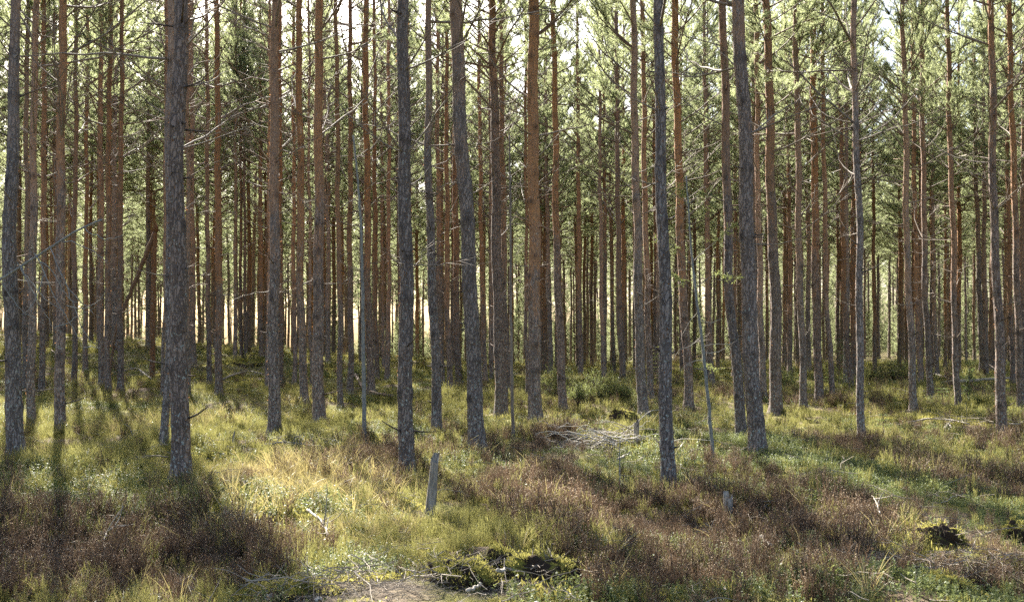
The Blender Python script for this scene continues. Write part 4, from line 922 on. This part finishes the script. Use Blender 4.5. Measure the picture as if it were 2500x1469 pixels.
stick('wood_chip', 'pale broken root on the sunny moss patch near the right edge', 'wood piece', [(2306, 1046), (2316, 1034), (2322, 1044)], 8, 5, 'pale_wood', .1, nbr=4)

# heap of bleached twigs
x, d, z = spot(1450, 1085, .05); b = Build(); r = np.random.default_rng(71)
for k in range(62):
    px = r.uniform(1350, 1510); L = r.uniform(.35, 1.15); a = r.normal(.15, .5) + (math.pi if r.random() < .7 else 0); t = np.linspace(0, 1, 9)[:, None]; c = np.array([(px - 1250) / F * d - x + r.normal(0, .2) + .35, r.normal(0, .34), r.uniform(.02, .20)])
    P = c + np.array([math.cos(a), math.sin(a) * .7, 0]) * L * t + np.array([0, 0, 1]) * L * (r.uniform(.2, .85) * t - r.uniform(.3, .75) * t * t) + r.normal(0, .02, (9, 3)) * t
    P[:, 2] = np.maximum(P[:, 2], .0); b.tube(P, np.linspace(r.uniform(.005, .013), .0026, 9), 4, int(r.random() < .3), cap=False)
tag(link('twig_heap', b.mesh('twig_heap', [M['bleached'], M['grey_wood']], True), None, (x, d, z)), 'heap of bleached arching twigs left of the small broken stump', 'twig heap')

def lump(name, label, cat, px, py, wpx, hpx, seed, depth=.8, mat='clod', roots=0, rough=.5, group=None, sink=.35):
    x, d, z = spot(px, py, .02); W, H = wpx / 2 / F * d, hpx / F * d; nu, nv_ = 46, 26; th = np.linspace(0, 2 * math.pi, nu, endpoint=False); ph = np.linspace(-.5, math.pi / 2 - .02, nv_)
    T, Pp = np.meshgrid(th, ph); n3 = np.stack([np.cos(T) * np.cos(Pp), np.sin(T) * np.cos(Pp), np.sin(Pp)], -1)
    cl = lambda s: vn(n3[..., 0] * s + n3[..., 2] * s * .8 + 9, n3[..., 1] * s - n3[..., 2] * s * .6, seed) - .5
    rr = 1 + rough * cl(2.2) + rough * .55 * cl(5.5) + rough * .35 * cl(13); V = n3 * rr[..., None] * [W, W * depth, H]
    i = np.arange(nv_ - 1)[:, None] * nu; j = np.arange(nu)[None]; k = (j + 1) % nu; b = Build(); b.add(np.vstack([V.reshape(-1, 3), [[0, 0, H * rr[-1].mean()]]]), [[(nv_ - 1) * nu + q, (nv_ - 1) * nu + (q + 1) % nu, nv_ * nu] for q in range(nu)], np.stack([i + j, i + k, i + nu + k, i + nu + j], -1).reshape(-1, 4))
    root = thing(name, label, cat, (x, d, z - H * .08), 0, group); link('body', b.mesh('body', [M[mat]], True), root); r = np.random.default_rng(seed)
    if roots:
        g = Build()
        for _ in range(roots):
            a = r.uniform(0, 6.28); e = r.uniform(.1, 1.3); p = np.array([math.cos(a) * W * math.cos(e), math.sin(a) * W * depth * math.cos(e), H * math.sin(e)]) * r.uniform(.8, 1.0); q = p + unit(p + r.normal(0, .1, 3)) * r.uniform(.03, .12) + r.normal(0, .08, 3)
            g.tube(fine_path(np.array([p, (p + q) / 2 + r.normal(0, .03, 3), q]), 6), np.linspace(.0035, .0012, 6), 4, 0, cap=False)
        link('roots', g.mesh('roots', [M['dead']]), root)
    if mat == 'clod':
        m = int(min(5200, 9000 * max(W, .2))); ii = r.integers(0, len(V.reshape(-1, 3)), m * 3); Pv = V.reshape(-1, 3)[ii] * r.uniform(.96, 1.02, (m * 3, 1)); ok = (vn(Pv[:, 0] / (.35 * W), Pv[:, 1] / (.35 * W), seed + 5) > .52) & (Pv[:, 2] > H * .15)
        Pv = Pv[ok][:m] + r.normal(0, .012, (len(Pv[ok][:m]), 3)); g = Build(); g.leaves(Pv, unit(unit(Pv) * .6 + [0, 0, .5] + r.normal(0, .5, Pv.shape)) * r.uniform(.012, .032, (len(Pv), 1)), .0034 * max(1, d / 12), 0); link('moss_cap', g.mesh('moss_cap', [M['moss']]), root)
    return root
lump('peat_clod', 'largest mossy peat clod in the foreground, torn open and dark in front', 'clod', 1125, 1420, 190, 62, 81, .7, 'clod', 34, .6, 'peat clods')
lump('peat_clod', 'long low peat clod to the right of the largest clod in the foreground', 'clod', 1310, 1398, 180, 48, 82, .5, 'clod', 30, .65, 'peat clods')
lump('peat_clod', 'small dark peat clod behind the two large foreground clods', 'clod', 1215, 1374, 110, 38, 83, .6, 'clod', 16, .6, 'peat clods')
lump('peat_clod', 'dark twiggy clod at the edge of the heather right of the foreground clods', 'clod', 1470, 1356, 120, 30, 84, .6, 'clod', 26, .6, 'peat clods')
lump('peat_clod', 'dark upturned clod with hanging roots in the heath at the right', 'clod', 2298, 1318, 110, 42, 85, .7, 'clod', 34, .6, 'peat clods')
lump('peat_clod', 'dark clod with a yellow moss cap at the right edge', 'clod', 2480, 1306, 80, 40, 86, .8, 'clod', 12, .6, 'peat clods')
lump('peat_clod', 'green mossy clod near the lower right corner', 'clod', 2290, 1430, 140, 32, 87, .7, 'clod', 20, .5, 'peat clods')
lump('peat_clod', 'low clod with dark soil in the shaded heath beyond the pale sawn stump', 'clod', 1905, 1245, 110, 28, 88, .6, 'clod', 14, .6, 'peat clods')
lump('peat_clod', 'low broken soil clod with yellow moss at the bottom left of centre', 'clod', 740, 1445, 170, 26, 89, .6, 'clod', 20, .6, 'peat clods')
lump('earth_mound', 'dark earth mound with arching twigs in front of the brown pine', 'mound', 1520, 1030, 78, 32, 91, .7, 'clod', 12, .5)
lump('earth_mound', 'dark mossy mound right of the slender lone pine on the right', 'mound', 2130, 958, 60, 20, 92, .9, 'clod', 0, .5)
lump('earth_mound', 'low mossy hump right of the dark straight pine', 'mound', 2052, 972, 70, 16, 93, .9, 'clod', 0, .5)
lump('earth_mound', 'low dark mound under the heath left of the tall orange pine', 'mound', 600, 890, 80, 14, 94, .9, 'clod', 0, .5)
